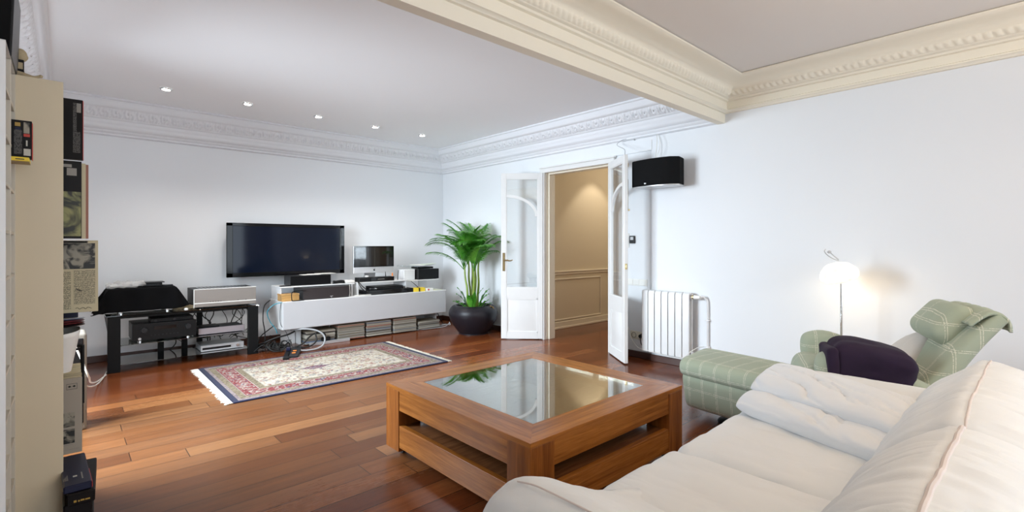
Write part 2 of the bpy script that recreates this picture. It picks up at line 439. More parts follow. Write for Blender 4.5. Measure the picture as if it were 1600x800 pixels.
def rug_mat():
    """hand knotted rug: u along its length, v across, in metres from the centre"""
    a = N('persian_rug_pile'); p = a.sep(a.coord()); x, y = p[0], p[1]
    HX, HY = 1.0, .69
    dx = a.math('SUBTRACT', HX, a.math('ABSOLUTE', x)); dy = a.math('SUBTRACT', HY, a.math('ABSOLUTE', y))
    d = a.math('MINIMUM', dx, dy)
    v = a.comb(x, y)
    cell = a.voro(v, 27, out='Color'); cs = a.sep(cell)
    edge = a.voro(v, 27, 'DISTANCE_TO_EDGE', 'Distance')
    cell2 = a.voro(v, 64, out='Color'); cs2 = a.sep(cell2)
    vv = a.mapping(v, (1, 1.6, 1), (0, 0, .6)); cell3 = a.voro(vv, 26, out='Color'); cs3 = a.sep(cell3)
    blob = a.voro(vv, 17, 'SMOOTH_F1', 'Distance')
    field = a.ramp(cs[0], [(0, (.62, .57, .48)), (.22, (.74, .69, .60)), (.42, (.26, .04, .035)), (.52, (.06, .07, .15)), (.60, (.62, .57, .48)), (.72, (.32, .17, .09)), (.80, (.38, .29, .08)), (.86, (.12, .13, .15)), (.92, (.40, .10, .08)), (.96, (.66, .61, .52))], 'CONSTANT')
    field = a.mix(a.math('LESS_THAN', edge, .05), field, (.68, .63, .54))
    small = a.ramp(cs2[1], [(0, (.70, .65, .56)), (.45, (.70, .65, .56)), (.62, (.30, .08, .06)), (.75, (.12, .13, .2)), (.85, (.45, .38, .25)), (.92, (.7, .65, .56))], 'CONSTANT')
    field = a.mul(a.mix(.45, field, small), (.95, .93, .90))
    red = a.ramp(cs3[0], [(0, (.20, .015, .02)), (.4, (.24, .02, .02)), (.55, (.46, .40, .34)), (.68, (.07, .08, .16)), (.8, (.44, .35, .28)), (.9, (.24, .022, .028))], 'CONSTANT')
    red = a.mix(a.math('GREATER_THAN', cs2[0], .62), red, (.30, .04, .04))
    red = a.mix(a.math('GREATER_THAN', cs2[1], .80), red, (.45, .40, .36))
    tan = a.mix(a.math('GREATER_THAN', cs2[2], .6), (.30, .24, .15), (.17, .12, .07))
    mauve = a.mix(a.math('GREATER_THAN', cs2[0], .6), (.34, .27, .27), (.22, .16, .17))
    navy = (.015, .018, .06)
    f = a.math('DIVIDE', d, .40)
    def band(c0, lo, col): return a.mix(a.math('GREATER_THAN', d, lo), c0, col)
    c = band(navy, .010, mauve); c = a.mix(a.math('LESS_THAN', dx, .030), c, navy)
    cc = c; c = band(c, .055, tan); c = band(c, .105, (.35, .28, .27)); c = band(c, .112, (.25, .03, .03)); c = band(c, .12, red)
    c = band(c, .235, (.25, .03, .03)); c = band(c, .243, (.5, .42, .38)); c = band(c, .25, tan); c = band(c, .30, (.4, .35, .28)); c = band(c, .307, field)
    # small central medallion
    ex = a.math('DIVIDE', a.math('ABSOLUTE', a.math('ADD', x, .12)), .17); ey = a.math('DIVIDE', a.math('ABSOLUTE', y), .075)
    med = a.math('LESS_THAN', a.math('ADD', ex, ey), 1.0)
    c = a.mix(med, c, a.mix(.4, red, (.10, .10, .2)))
    c = a.mul(c, a.ramp(a.noise(v, 300, 2), [(.3, (.50, .49, .47)), (.7, (.80, .78, .75))]))
    a.set(c, .95, spec=.1, sheen=.1)
    a.bump(a.noise(v, 350, 2), .4, .004)
    return a.m
M_rug = rug_mat()
M_rugedge = plain('navy_rug_binding', (.010, .014, .05), .9)
M_fringe = plain('ivory_rug_fringe', (.70, .66, .56), .9)

def glass_mat(name, tint=(.9, .95, .93), refl=.1, rough=0.0):
    a = N(name)
    g = a.n('ShaderNodeBsdfGlossy'); g.inputs['Roughness'].default_value = rough; g.inputs[0].default_value = (1, 1, 1, 1)
    t = a.n('ShaderNodeBsdfTransparent'); t.inputs[0].default_value = (*tint, 1)
    lw = a.n('ShaderNodeLayerWeight'); lw.inputs[0].default_value = .5
    fac = a.math('MINIMUM', a.math('ADD', a.math('MULTIPLY', a.math('POWER', lw.outputs['Facing'], 4.0), .9), refl + .03), 1.0)
    mx = a.n('ShaderNodeMixShader'); a.link(fac, mx.inputs[0]); a.link(t.outputs[0], mx.inputs[1]); a.link(g.outputs[0], mx.inputs[2])
    a.link(mx.outputs[0], a.out.inputs[0]); return a.m
M_pane = glass_mat('door_pane_glass', (.97, .98, .98), .12)
M_tabglass = glass_mat('coffee_table_glass', (.78, .78, .70), .20)
M_smoked = glass_mat('smoked_shelf_glass', (.42, .47, .46), .06)
M_acrylic = glass_mat('clear_acrylic', (.9, .92, .92), .03)

def plastic_bag():
    a = N('crumpled_clear_plastic'); v = a.coord()
    a.set((.75, .74, .72), .2, spec=.6); a.b.inputs['Alpha'].default_value = .55
    a.bump(a.noise(v, 45, 4, .6, 1.0), .8, .01); return a.m
M_bag = plastic_bag()

def emit(name, col, s):
    a = N(name); a.set((.9, .9, .88), .4); a.b.inputs['Emission Color'].default_value = (*col, 1); a.b.inputs['Emission Strength'].default_value = s
    return a.m
M_down = emit('downlight_bulb', (1, .95, .85), 14)
def shade_mat():
    a = N('glowing_capiz_shade'); v = a.coord()
    f = a.noise(v, 26, 4, .6, .8)
    a.set((.62, .59, .53), .4)
    a.link(a.ramp(f, [(.3, (1.0, .74, .46)), (.5, (1.0, .93, .76)), (.65, (1, .98, .92))]), a.b.inputs['Emission Color'])
    a.b.inputs['Emission Strength'].default_value = .62
    a.bump(f, .4, .01); return a.m
M_shade = shade_mat()
def mags():
    a = N('magazine_paper_edges'); p = a.sep(a.coord())
    info = a.n('ShaderNodeObjectInfo')
    wn = a.n('ShaderNodeTexWhiteNoise', noise_dimensions='1D'); a.link(a.math('MULTIPLY', info.outputs['Random'], 913), wn.inputs['W'])
    c = a.ramp(wn.outputs['Value'], [(0, (.30, .26, .20)), (.2, (.44, .40, .33)), (.4, (.17, .15, .12)), (.55, (.36, .34, .30)), (.7, (.52, .49, .42)), (.82, (.10, .09, .08)), (.9, (.42, .18, .13)), (.95, (.16, .19, .26))], 'CONSTANT')
    a.set(c, .6); return a.m
M_mag = mags()
def photo_mat(name, c1, c2, sc=14, seed=0.0):
    a = N(name); v = a.mapping(a.coord(), loc=(seed, seed, seed))
    f = a.noise(v, sc, 3, .55, .9)
    a.set(a.ramp(f, [(.42, c1), (.5, tuple((x + y) / 2 for x, y in zip(c1, c2))), (.56, c2)]), .5); return a.m
M_photo = photo_mat('monochrome_photograph', (.015, .014, .012), (.34, .31, .24), 22)
M_photo2 = photo_mat('yellow_green_photograph', (.02, .02, .012), (.30, .29, .11), 12, 2.0)
def text_lines(name, bg, ink, step=.0042, ax=2):
    a = N(name); p = a.sep(a.coord())
    z = p[ax]; row = a.math('FLOOR', a.math('DIVIDE', z, step)); fr = a.math('FRACT', a.math('DIVIDE', z, step))
    wd = a.noise(a.comb(a.math('MULTIPLY', p[0], 420), a.math('MULTIPLY', row, 3.7)), 1.0, 1)
    on = a.math('MULTIPLY', a.math('LESS_THAN', fr, .55), a.math('GREATER_THAN', wd, .44))
    a.set(a.mix(on, bg, ink), .6); return a.m
M_txt = text_lines('fine_print_on_cream', (.62, .54, .35), (.10, .09, .07))
M_txtd = text_lines('fine_print_on_black', (.014, .012, .012), (.14, .13, .12))
# ---------------------------------------------------------------- room shell
XC, XB, YA, YK, ZC = -0.36, 4.67, 6.80, -3.0, 2.77
XH, YH, YH2 = 8.2, 4.88, 2.9      # hall beyond the doors
def bx(*a, **k): return MB().box(*a, **k)
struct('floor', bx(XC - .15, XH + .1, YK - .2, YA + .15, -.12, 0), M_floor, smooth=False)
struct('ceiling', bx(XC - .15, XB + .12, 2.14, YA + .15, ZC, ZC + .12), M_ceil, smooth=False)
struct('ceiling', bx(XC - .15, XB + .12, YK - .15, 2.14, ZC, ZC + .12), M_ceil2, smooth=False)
struct('wall_back', bx(XC - .15, XB + .12, YA, YA + .15, 0, ZC), M_wall, smooth=False)
# left wall with a window far up the room (out of view behind the bookcase)
m = MB(); m.box(XC - .15, XC, YK - .15, 3.45, 0, ZC); m.box(XC - .15, XC, 5.05, YA, 0, ZC)
m.box(XC - .15, XC, 3.45, 5.05, 0, .25); m.box(XC - .15, XC, 3.45, 5.05, 2.38, ZC)
struct('wall_left', m, M_wall, smooth=False)
# right wall: doorway y 3.43..4.45, a shallow pilaster step at y 2.87
DY0, DY1, DZ = 3.43, 4.45, 2.19
m = MB(); m.box(XB + .02, XB + .12, DY1 + .02, YA, 0, ZC); m.box(XB + .02, XB + .12, 2.87, DY0 - .02, 0, ZC); m.box(XB + .02, XB + .12, DY0 - .02, DY1 + .02, DZ + .02, ZC)
m.box(XB, XB + .12, YK - .15, 2.87, 0, ZC)
m.box(XB, XB + .0199, DY1 + .085, YA, 0, ZC); m.box(XB, XB + .0199, 2.87, DY1 + .085, DZ + .0755, ZC)
struct('wall_right', m, M_wall, smooth=False)
# wall behind the camera with two tall balcony windows
m = MB()
for x0, x1 in ((XC, .35), (1.85, 2.55), (4.05, XB)): m.box(x0, x1, YK - .15, YK, 0, ZC)
for x0, x1 in ((.35, 1.85), (2.55, 4.05)):
    m.box(x0, x1, YK - .15, YK, 0, .25); m.box(x0, x1, YK - .15, YK, 2.6, ZC)
struct('wall_front', m, M_wall, smooth=False)
def window_frame(name, axis, a0, a1, z0, z1, c):
    m = MB()
    def b(u0, u1, w0, w1):
        if axis == 'x': m.box(u0, u1, c - .03, c + .03, w0, w1, .004)
        else: m.box(c - .03, c + .03, u0, u1, w0, w1, .004)
    b(a0, a0 + .05, z0, z1); b(a1 - .05, a1, z0, z1); b(a0, a1, z0, z0 + .06); b(a0, a1, z1 - .06, z1)
    mid = (a0 + a1) / 2; b(mid - .03, mid + .03, z0, z1)
    struct(name, m, M_door)
window_frame('window_1', 'x', .35, 1.85, .25, 2.6, YK - .08)
window_frame('window_2', 'x', 2.55, 4.05, .25, 2.6, YK - .08)
window_frame('window_3', 'y', 3.45, 5.05, .25, 2.38, XC - .08)
# dropped beam (remains of the old partition)
struct('trim_1', bx(XC, XB, 2.076, 2.15, 2.41, ZC), M_corn2, smooth=False)

# ---- cornices: profile (projection, height) swept along the walls and mitred, with a modelled relief band
def cornice(name, path, prof, band, relief, mat):
    """path: list of (x, y); inward normal is to the left of travel"""
    P = [Vector(p) for p in path]; n = len(P)
    dirs = [(P[i + 1] - P[i]).normalized() for i in range(n - 1)]
    nor = [Vector((-d.y, d.x)) for d in dirs]
    def off(i, p):
        if i == 0: return P[0] + nor[0] * p
        if i == n - 1: return P[-1] + nor[-1] * p
        return P[i] + nor[i - 1] * p + nor[i] * p
    m = MB(); tb = bmesh.new()
    rows = [[tb.verts.new((*off(i, p), z)) for i in range(n)] for p, z in prof]
    for k, (a, b) in enumerate(zip(rows, rows[1:])):
        if k == band: continue
        for i in range(n - 1): tb.faces.new((a[i], a[i + 1], b[i + 1], b[i]))
    m._add(tb)
    (p0, z0), (p1, z1) = prof[band], prof[band + 1]
    bn = Vector((z0 - z1, p1 - p0)).normalized() if True else None   # normal in (p, z) plane
    if bn.x < 0: bn = -bn
    for i in range(n - 1):
        L = (P[i + 1] - P[i]).length; nu = int(L / .0075); nv = 9
        def fn(u, v, i=i, L=L):
            p = p0 + (p1 - p0) * v; z = z0 + (z1 - z0) * v
            A = off(i, p); B = off(i + 1, p); q = A + (B - A) * u
            s = (q - P[i]).dot(dirs[i])
            h = relief(s, v)
            q = q + nor[i] * (bn.x * h)
            return Vector((q.x, q.y, z + bn.y * h))
        m.grid(fn, nu, nv)
    return struct(name, m, mat, angle=50, norm=False)
def acanthus(s, v):
    e = max(0, math.sin(PI * v)) ** .5
    k = s / .105; f = k % 1.0
    sw = (f - .5) * 2; vv = (v - .5) * 2
    r = math.hypot(sw * 1.0, vv * .8)
    scroll = .5 + .5 * math.cos(9 * r + 2 * math.atan2(vv, sw))
    lobe = .5 + .5 * math.cos(2 * PI * s / .026 + 5 * v)
    return e * (.013 * scroll + .008 * lobe)
def eggs(s, v):
    e = max(0, math.sin(PI * v)) ** .6
    return e * .011 * abs(math.sin(PI * s / .05 + 1.3 * v))
far = [(.28, ZC), (.285, 2.752), (.27, 2.742), (.27, 2.732), (.262, 2.722), (.262, 2.690), (.245, 2.672), (.225, 2.668), (.14, 2.585), (.135, 2.572), (.12, 2.566), (.118, 2.556),
       (.108, 2.53), (.095, 2.515), (.095, 2.505), (.08, 2.48), (.055, 2.47), (.052, 2.455), (.03, 2.44), (.03, 2.425), (.012, 2.415), (.0, 2.412)]
cornice('trim_2', [(XB, 2.15), (XB, YA), (XC, YA), (XC, 2.15)], far, 7, acanthus, M_corn)
near = [(.25, ZC), (.262, 2.764), (.258, 2.750), (.245, 2.744), (.235, 2.738), (.215, 2.732), (.17, 2.722), (.135, 2.705), (.112, 2.683), (.108, 2.676), (.072, 2.632), (.066, 2.622), (.052, 2.617),
        (.048, 2.603), (.030, 2.596), (.030, 2.535), (.042, 2.528), (.042, 2.518), (.022, 2.510), (.018, 2.500), (.0, 2.496)]
cornice('trim_3', [(XC, 2.076), (XC, YK), (XB, YK), (XB, 2.076), (XC, 2.076)], near, 9, eggs, M_corn2) if False else None
cornice('trim_3', [(XB, YK), (XB, 2.076), (XC, 2.076), (XC, YK)], near, 9, eggs, M_corn2)

# ---- baseboards
bb = .072
struct('baseboard_back', bx(XC, XB, YA - .018, YA, 0, bb, bev=.004), M_base)
m = MB(); m.box(XB - .018, XB, 4.55, YA, 0, bb, .004); m.box(XB - .0, XB + .03, 2.87, 3.34, 0, bb, .004); m.box(XB - .018, XB, YK, 2.87, 0, bb, .004)
struct('baseboard_right', m, M_base)
struct('baseboard_left', bx(XC, XC + .018, YK, YA, 0, bb, bev=.004), M_base)

# ---- hall beyond the doorway
m = MB(); m.box(XB + .12, XH, YH, YH + .1, 0, ZC); struct('wall_hall', m, M_hall, smooth=False)
m = MB(); m.box(XH, XH + .1, YH2 - .1, YH + .1, 0, ZC); m.box(XB + .12, XH, YH2 - .1, YH2, 0, ZC); m.box(XB + .12, XB + .14, YH2, DY0 - .02, 0, ZC); m.box(XB + .12, XB + .14, DY1 + .02, YH, 0, ZC)
m.box(XB + .12, XB + .14, DY0 - .02, DY1 + .02, DZ + .03, ZC)
struct('wall_hall', m, M_hall, smooth=False)
struct('ceiling', bx(XB + .12, XH, YH2, YH, ZC - .02, ZC + .1), M_hall, smooth=False)
m = MB(); m.box(XB + .14, XH, YH - .022, YH, 0, .105, .006); m.box(XB + .14, XH, YH - .03, YH, 0, .03, .004)
struct('baseboard_hall', m, M_halltrim)
m = MB(); m.box(XB + .14, XH, YH - .03, YH, .835, .86, .006); m.box(XB + .14, XH, YH - .016, YH, .80, .835, .005)
def ring(m, x0, x1, z0, z1, t=.022, d=.014):
    m.box(x0, x1, YH - d, YH, z0, z0 + t, .005); m.box(x0, x1, YH - d, YH, z1 - t, z1, .005)
    m.box(x0, x0 + t, YH - d, YH, z0, z1, .005); m.box(x1 - t, x1, YH - d, YH, z0, z1, .005)
ring(m, 4.95, 6.42, .12, .745); ring(m, 6.64, 7.9, .12, .745)
struct('trim_4', m, M_halltrim)
sp = bpy.data.lights.new('hall_spotlight', 'SPOT'); sp.energy = 20; sp.color = (1, .88, .70); sp.spot_size = R(84); sp.spot_blend = .35; sp.shadow_soft_size = .03
o = bpy.data.objects.new('hall_spotlight', sp); C.objects.link(o); o.location = (6.2, 4.43, 2.70); o.rotation_euler = (R(2), 0, 0)
sp = bpy.data.lights.new('hall_lamp', 'POINT'); sp.energy = 13; sp.color = (1, .88, .70); sp.shadow_soft_size = .15
o = bpy.data.objects.new('hall_lamp', sp); C.objects.link(o); o.location = (6.6, 3.7, 2.35)

# ---- door frame and reveal
m = MB()
for y0, y1 in ((DY0 - .085, DY0 - .001), (DY1 + .001, DY1 + .0845)):
    m.box(XB - .022, XB + .0195, y0, y1, 0, DZ - .0005, .003)
    m.box(XB - .030, XB - .0225, (y0 if y0 < DY0 - .01 else y1 - .02), (y0 + .02 if y0 < DY0 - .01 else y1), 0, DZ - .001, .002)
m.box(XB - .022, XB + .0195, DY0 - .085, DY1 + .0845, DZ, DZ + .056, .003)
m.box(XB - .034, XB + .0195, DY0 - .095, DY1 + .0845, DZ + .0565, DZ + .075, .003)
struct('trim_5', m, M_door)
m = MB()
m.box(XB + .0198, XB + .17, DY0 - .0195, DY0, 0, DZ + .0, .002); m.box(XB + .0198, XB + .17, DY1, DY1 + .0195, 0, DZ, .002); m.box(XB + .0198, XB + .17, DY0, DY1, DZ, DZ + .0195, .002)
m.box(XB + .06, XB + .17, DY1 - .018, DY1, 0, DZ - .015, .003); m.box(XB + .06, XB + .17, DY0, DY0 + .018, 0, DZ - .015, .003)
m.box(XB + .06, XB + .17, DY0, DY1, DZ - .018, DZ, .003)
struct('trim_6', m, M_jamb)

# ---- glazed door leaves; local x runs from the hinge to the free edge
def leaf(name, label, hinge, free, handle):
    h = Vector(hinge); f = Vector(free); w = (f - h).length; ang = math.atan2(f.y - h.y, f.x - h.x)
    t = thing(name, label, None, (h.x, h.y, 0), ang, kind='structure')
    T = .02; z0, z1 = .012, 2.187; st = .07; gt, gb = 2.115, .68
    m = MB()
    m.box(0, st - .008, -T, T, z0, z1, .003); m.box(w - st, w, -T, T, z0, z1, .003)
    m.box(st - .008, w - st, -T, T, gt, z1, .0); m.box(st - .008, w - st, -T, T, .545, gb, 0); m.box(st - .008, w - st, -T, T, z0, .085, 0)
    # glazing beads
    for s in (-1, 1):
        y0, y1 = (s * T, s * (T - .006)) if s > 0 else (-T, -T + .006)
    m.box(st - .012, st + .006, -T + .005, T - .005, gb, gt); m.box(w - st - .006, w - st + .004, -T + .005, T - .005, gb, gt)
    m.box(st, w - st, -T + .005, T - .005, gb - .004, gb + .010); m.box(st, w - st, -T + .005, T - .005, gt - .010, gt + .004)
    build('frame', m, M_door, t, local=True)
    # arched glazing bar: level at the free edge, falling towards the hinge
    m = MB(); n = 16; x0, x1 = st - .005, w - st + .005; wd = x1 - x0
    def arc(k, o):
        a = PI / 2 * k / n
        return (x1 - (wd + o) * math.sin(a), 1.62 + (.285 + o) * math.cos(a))
    m.grid(lambda u, v: (lambda q: Vector((q[0], (-T + .004, -T + .004, T - .004, T - .004, -T + .004)[round(v * 4)], q[1])))(arc(u * n, (0, -.036, -.036, 0, 0)[round(v * 4)])), n, 4)
    bmesh.ops.remove_doubles(m.bm, verts=m.bm.verts, dist=1e-5)
    build('arched_bar', m, M_door, t, local=True)
    build('glass_pane', MB().box(st - .004, w - st + .004, -.002, .002, gb - .002, gt + .002), M_pane, t, local=True, smooth=False)
    m = MB(); m.box(st - .01, w - st + .002, -.010, .010, .083, .547)
    for s in (-1, 1):
        px0, px1, pz0, pz1 = st + .012, w - st - .02, .11, .52
        A = [(px0, pz0), (px1, pz0), (px1, pz1), (px0, pz1)]; i = .035
        B = [(px0 + i, pz0 + i), (px1 - i, pz0 + i), (px1 - i, pz1 - i), (px0 + i, pz1 - i)]
        tb = bmesh.new(); va = [tb.verts.new((x, s * .010, z)) for x, z in A]; vb = [tb.verts.new((x, s * .018, z)) for x, z in B]
        for k in range(4): tb.faces.new((va[k], va[(k + 1) % 4], vb[(k + 1) % 4], vb[k]))
        tb.faces.new(vb); m._add(tb)
        for (u0, u1, w0, w1) in ((st - .008, st + .012, .085, .545), (w - st - .012, w - st, .085, .545), (st - .008, w - st, .085, .105), (st - .008, w - st, .525, .545)):
            m.box(u0, u1, s * .010, s * .019, w0, w1)
    build('lower_panel', m, M_door, t, local=True, angle=20)
    if handle:
        for s in (-1, 1):
            m = MB(); m.box(w - .052, w - .020, s * T, s * (T + .006), .90, 1.14, .002)
            m.cyl((w - .036, s * T, 1.04), (w - .036, s * (T + .045), 1.04), .009, n=12)
            m.tube([(w - .036, s * (T + .045), 1.04), (w - .07, s * (T + .05), 1.045), (w - .11, s * (T + .047), 1.035), (w - .15, s * (T + .044), 1.045)], [.009, .006], n=8)
            build('handle', m, M_brass, t, local=True, label='aged brass lever handle')
    else:
        m = MB(); m.box(w - .001, w + .002, -.012, .012, .99, 1.05, .0005); m.box(w + .001, w + .012, -.006, .004, 1.005, 1.035, .002)
        build('lock_plate', m, M_brass, t, local=True, label='small brass lock plate')
        m = MB(); m.box(w - .03, w - .012, T * 1, T + .004, 1.93, 2.17, .001) ; m.box(w - .026, w - .016, T, T + .012, 2.06, 2.10, .002)
        m.cyl((w - .02, T + .006, 1.60), (w - .02, T + .006, 1.93), .004, n=8); m.box(w - .028, w - .004, T + .003, T + .022, 1.60, 1.62, .003)
        build('bolt', m, M_brass, t, local=True, label='long brass surface bolt')
    m = MB()
    for z in (.35, 1.1, 1.9): m.cyl((-.004, T * .0 + .0, z), (-.004, 0, z + .08), .007, n=8)
    build('hinge', m, M_door, t, local=True)
    return t
leaf('door_1', 'white glazed double-door leaf beside the potted palm, brass lever handle', (4.650, 4.475), (4.262, 4.862), True)
leaf('door_2', 'white glazed double-door leaf seen nearly edge-on beside the radiator', (4.643, 3.395), (4.312, 2.950), False)
# ---------------------------------------------------------------- coffee table
t = thing('coffee_table', 'large square walnut coffee table with a glass-topped centre, on casters', 'coffee table', (2.06, 2.065, 0))
X0, X1, Y0, Y1, ZT = 1.433, 2.69, 1.45, 2.685, .42
gx0, gx1, gy0, gy1 = 1.603, 2.525, 1.605, 2.54
def trap(poly, z0, z1): return MB().prism(poly, 'z', z0, z1, bev=.0012)
k = .02
for nm, poly, mt in (('top_rail', [(X0, Y0), (X1, Y0), (gx1, gy0), (gx0, gy0)], M_tabX), ('top_rail', [(X0, Y1), (X1, Y1), (gx1, gy1), (gx0, gy1)], M_tabX),
                     ('top_rail', [(X0, Y0), (gx0, gy0), (gx0, gy1), (X0, Y1)], M_tabY), ('top_rail', [(X1, Y0), (gx1, gy0), (gx1, gy1), (X1, Y1)], M_tabY)):
    build(nm, trap(poly, ZT - .022, ZT), mt, t)
pw = .148
for x0, y0 in ((X0, Y0), (X1 - pw, Y0), (X0, Y1 - pw), (X1 - pw, Y1 - pw)):
    build('corner_post', MB().box(x0, x0 + pw, y0, y0 + pw, .045, ZT - .0225, .002), M_tabZ, t)
    m = MB(); cx, cy = x0 + pw / 2, y0 + pw / 2
    m.cyl((cx - .013, cy, .023), (cx + .013, cy, .023), .022, n=20); m.box(cx - .02, cx + .02, cy - .012, cy + .012, .028, .0455, .003)
    build('caster', m, M_rubber, t, label='black caster wheel')
d = .004; th = .03
for z0, z1, nm in ((.285, ZT - .0225, 'upper_apron'), (.07, .198, 'lower_rail')):
    build(nm, MB().box(X0 + pw, X1 - pw, Y0 + d, Y0 + d + th, z0, z1, .001), M_tabX, t)
    build(nm, MB().box(X0 + pw, X1 - pw, Y1 - d - th, Y1 - d, z0, z1, .001), M_tabX, t)
    build(nm, MB().box(X0 + d, X0 + d + th, Y0 + pw, Y1 - pw, z0, z1, .001), M_tabY, t)
    build(nm, MB().box(X1 - d - th, X1 - d, Y0 + pw, Y1 - pw, z0, z1, .001), M_tabY, t)
build('lower_shelf', MB().box(X0 + d + th, X1 - d - th, Y0 + d + th, Y1 - d - th, .165, .192), M_tabD, t)
build('recessed_tray', MB().box(X0 + d + th, X1 - d - th, Y0 + d + th, Y1 - d - th, .287, .30), M_tabD, t)
build('glass_top', MB().box(gx0 + .002, gx1 - .002, gy0 + .002, gy1 - .002, ZT - .010, ZT - .001), M_tabglass, t, smooth=False, label='reflective clear glass pane')

# ---------------------------------------------------------------- rug
t = thing('rug', 'Persian rug with cream patterned field, red border and ivory fringed ends', 'rug', (2.0, 5.0, 0), R(-.4))
def rp(u, v):
    x = (u - .5) * 2.02; y = (v - .5) * 1.39
    return Vector((x, y, .011 + .0015 * noise.noise(Vector((x * 3, y * 3, 0)))))
m = MB(); m.grid(rp, 40, 28)
build('pile', m, M_rug, t, local=True)
m = MB()
for s in (-1, 1): m.box(-1.01, 1.01, s * .700 - .006, s * .700 + .006, .0, .012, .003)
for s in (-1, 1): m.box(s * 1.015 - .006, s * 1.015 + .006, -.70, .70, .0, .011, .003)
m.box(-1.0, 1.0, -.69, .69, .001, .008)
build('binding', m, M_rugedge, t, local=True, label='navy bound edge')
for s in (-1, 1):
    m = MB(); y = -.70
    while y < .70:
        ln = random.uniform(.045, .07); dy = random.uniform(-.012, .012)
        m.tube([(s * 1.015, y, .007), (s * (1.015 + ln * .5), y + dy * .4, .008), (s * (1.015 + ln), y + dy, .004)], [.0042, .003], n=5, smooth=2)
        y += .0085
    build('fringe', m, M_fringe, t, local=True, label='ivory knotted fringe')
# ---------------------------------------------------------------- ceiling downlights
for i, x in enumerate((.739, 1.465, 2.230, 2.965, 3.677)):
    nm = ('nearest the bookcase', 'second from the bookcase', 'middle one of the row of five', 'second from the potted palm corner', 'nearest the potted palm corner')[i]
    y = 5.80 + .015 * i
    t = thing('downlight', 'small round recessed ceiling spotlight, ' + nm, 'ceiling light', (x, y, ZC - .012), 0, 'recessed ceiling spotlights')
    build('trim_ring', MB().lathe([(.036, .004), (.036, 0), (.052, -.001), (.056, .006), (.056, .0115)], (x, y, ZC - .012)), M_chrome, t)
    build('bulb', MB().lathe([(0, .003), (.034, .003), (.036, .011), (0, .011)], (x, y, ZC - .012)), M_down, t)
    l = bpy.data.lights.new('downlight_beam', 'SPOT'); l.energy = 24; l.color = (1, .95, .88); l.spot_size = R(110); l.spot_blend = .8; l.shadow_soft_size = .03
    o = bpy.data.objects.new('downlight_beam', l); C.objects.link(o); o.location = (x, y, ZC - .03)

# ---------------------------------------------------------------- floor lamp
lx, ly = 4.35, 1.05
t = thing('floor_lamp', 'slim chrome floor lamp with a glowing shell-textured dome shade', 'floor lamp', (lx, ly, 0))
build('base', MB().lathe([(0, .018), (.03, .02), (.11, .012), (.118, .004), (.118, 0), (0, 0)], (lx, ly, 0)), M_chrome, t)
build('pole', MB().cyl((lx, ly, .015), (lx, ly, 1.0), .0085, n=12), M_chrome, t)
m = MB(); prof = []
for k in range(15):
    a = PI / 2 * k / 14; prof.append((.128 * math.sin(a) ** .9 if k else 0, .105 * math.cos(a)))
prof += [(.126, -.018), (.112, -.030)]
prof += [(r * .97, z - .003) for r, z in reversed(prof)]
tilt = Matrix.Rotation(R(16), 4, Vector((.675, .737, 0)).cross(Vector((0, 0, 1))).cross(Vector((0, 0, 1)))) 
m.lathe(prof, n=48)
def rough_shell(c):
    h = noise.noise(c * 24) * .006 + noise.noise(c * 50) * .003
    return c + c.normalized() * h
m.warp(rough_shell)
ctr = Vector((lx - .005, ly + .012, 1.01)); m.xf(Matrix.Translation(ctr) @ tilt)
sh = build('shade', m, M_shade, t)
m = MB(); top = ctr + Vector((-.02, .025, .125))
dr = Vector((-.675, .737, 0)); dr = Vector((-.737 * 1, .6756 * 1, 0))
m.tube([top + dr * -.03 + Vector((0, 0, -.006)), top, top + dr * .05 + Vector((0, 0, .03)), top + dr * .078 + Vector((0, 0, .062)), top + dr * .07 + Vector((0, 0, .078))], .0035, n=8)
m.tube([top + dr * -.028, top + dr * .0 + Vector((0, 0, .022)), top + dr * .03 + Vector((0, 0, .05))], .004, n=8)
m.ball(top + dr * .042 + Vector((0, 0, .058)), .014, (1.0, 1.0, .8), n=8)
build('finial', m, M_silver2, t, label='curled silver metal finial')
l = bpy.data.lights.new('floor_lamp_bulb', 'POINT'); l.energy = 1.8; l.color = (1, .78, .48); l.shadow_soft_size = .05
o = bpy.data.objects.new('floor_lamp_bulb', l); C.objects.link(o); o.location = ctr + Vector((0, 0, -.03))

# ---------------------------------------------------------------- radiator
t = thing('radiator', 'white seven-section aluminium radiator mounted low on the wall', 'radiator', (4.59, 2.64, 0))
zb, zt = .118, .768; y = 2.915; n = 7; wsec = (2.915 - 2.375) / n
for k in range(n):
    y1 = y - k * wsec; y0 = y1 - wsec + .009
    m = MB(); m.prism([(4.548, zb + .02), (4.553, zb), (4.565, zb), (4.565, zt - .02), (4.63, zt - .012), (4.63, zt), (4.575, zt + .0), (4.557, zt - .006), (4.548, zt - .03)], 'y', y0, y1, bev=.002)
    m.box(4.565, 4.63, (y0 + y1) / 2 - .005, (y0 + y1) / 2 + .005, zb, zt - .01)
    m.box(4.575, 4.579, y0 + .006, y1 - .006, zb, zt - .02)
    m.box(4.61, 4.632, y0, y1, zb, zt - .003, .002)
    build('section', m, M_rad, t)
m = MB()
for z in (zb + .05, zt - .045): build('header_pipe', MB().cyl((4.60, y + .004, z), (4.60, y - n * wsec - .006, z), .02, n=16), M_rad, t)
m = MB(); z = zt - .04; m.cyl((4.60, 2.372, z), (4.60, 2.352, z), .021, n=16)
build('valve', m, M_brass, t)
m = MB(); m.cyl((4.60, 2.352, z), (4.60, 2.292, z + .002), .021, .017, n=18)
build('valve_head', m, M_plastic, t, label='white thermostatic valve head')
m = MB(); m.tube([(4.60, 2.30, z), (4.62, 2.27, z + .008), (4.645, 2.245, z - .03), (4.645, 2.24, z - .09), (4.645, 2.24, .4), (4.645, 2.24, .05)], .0085, n=10)
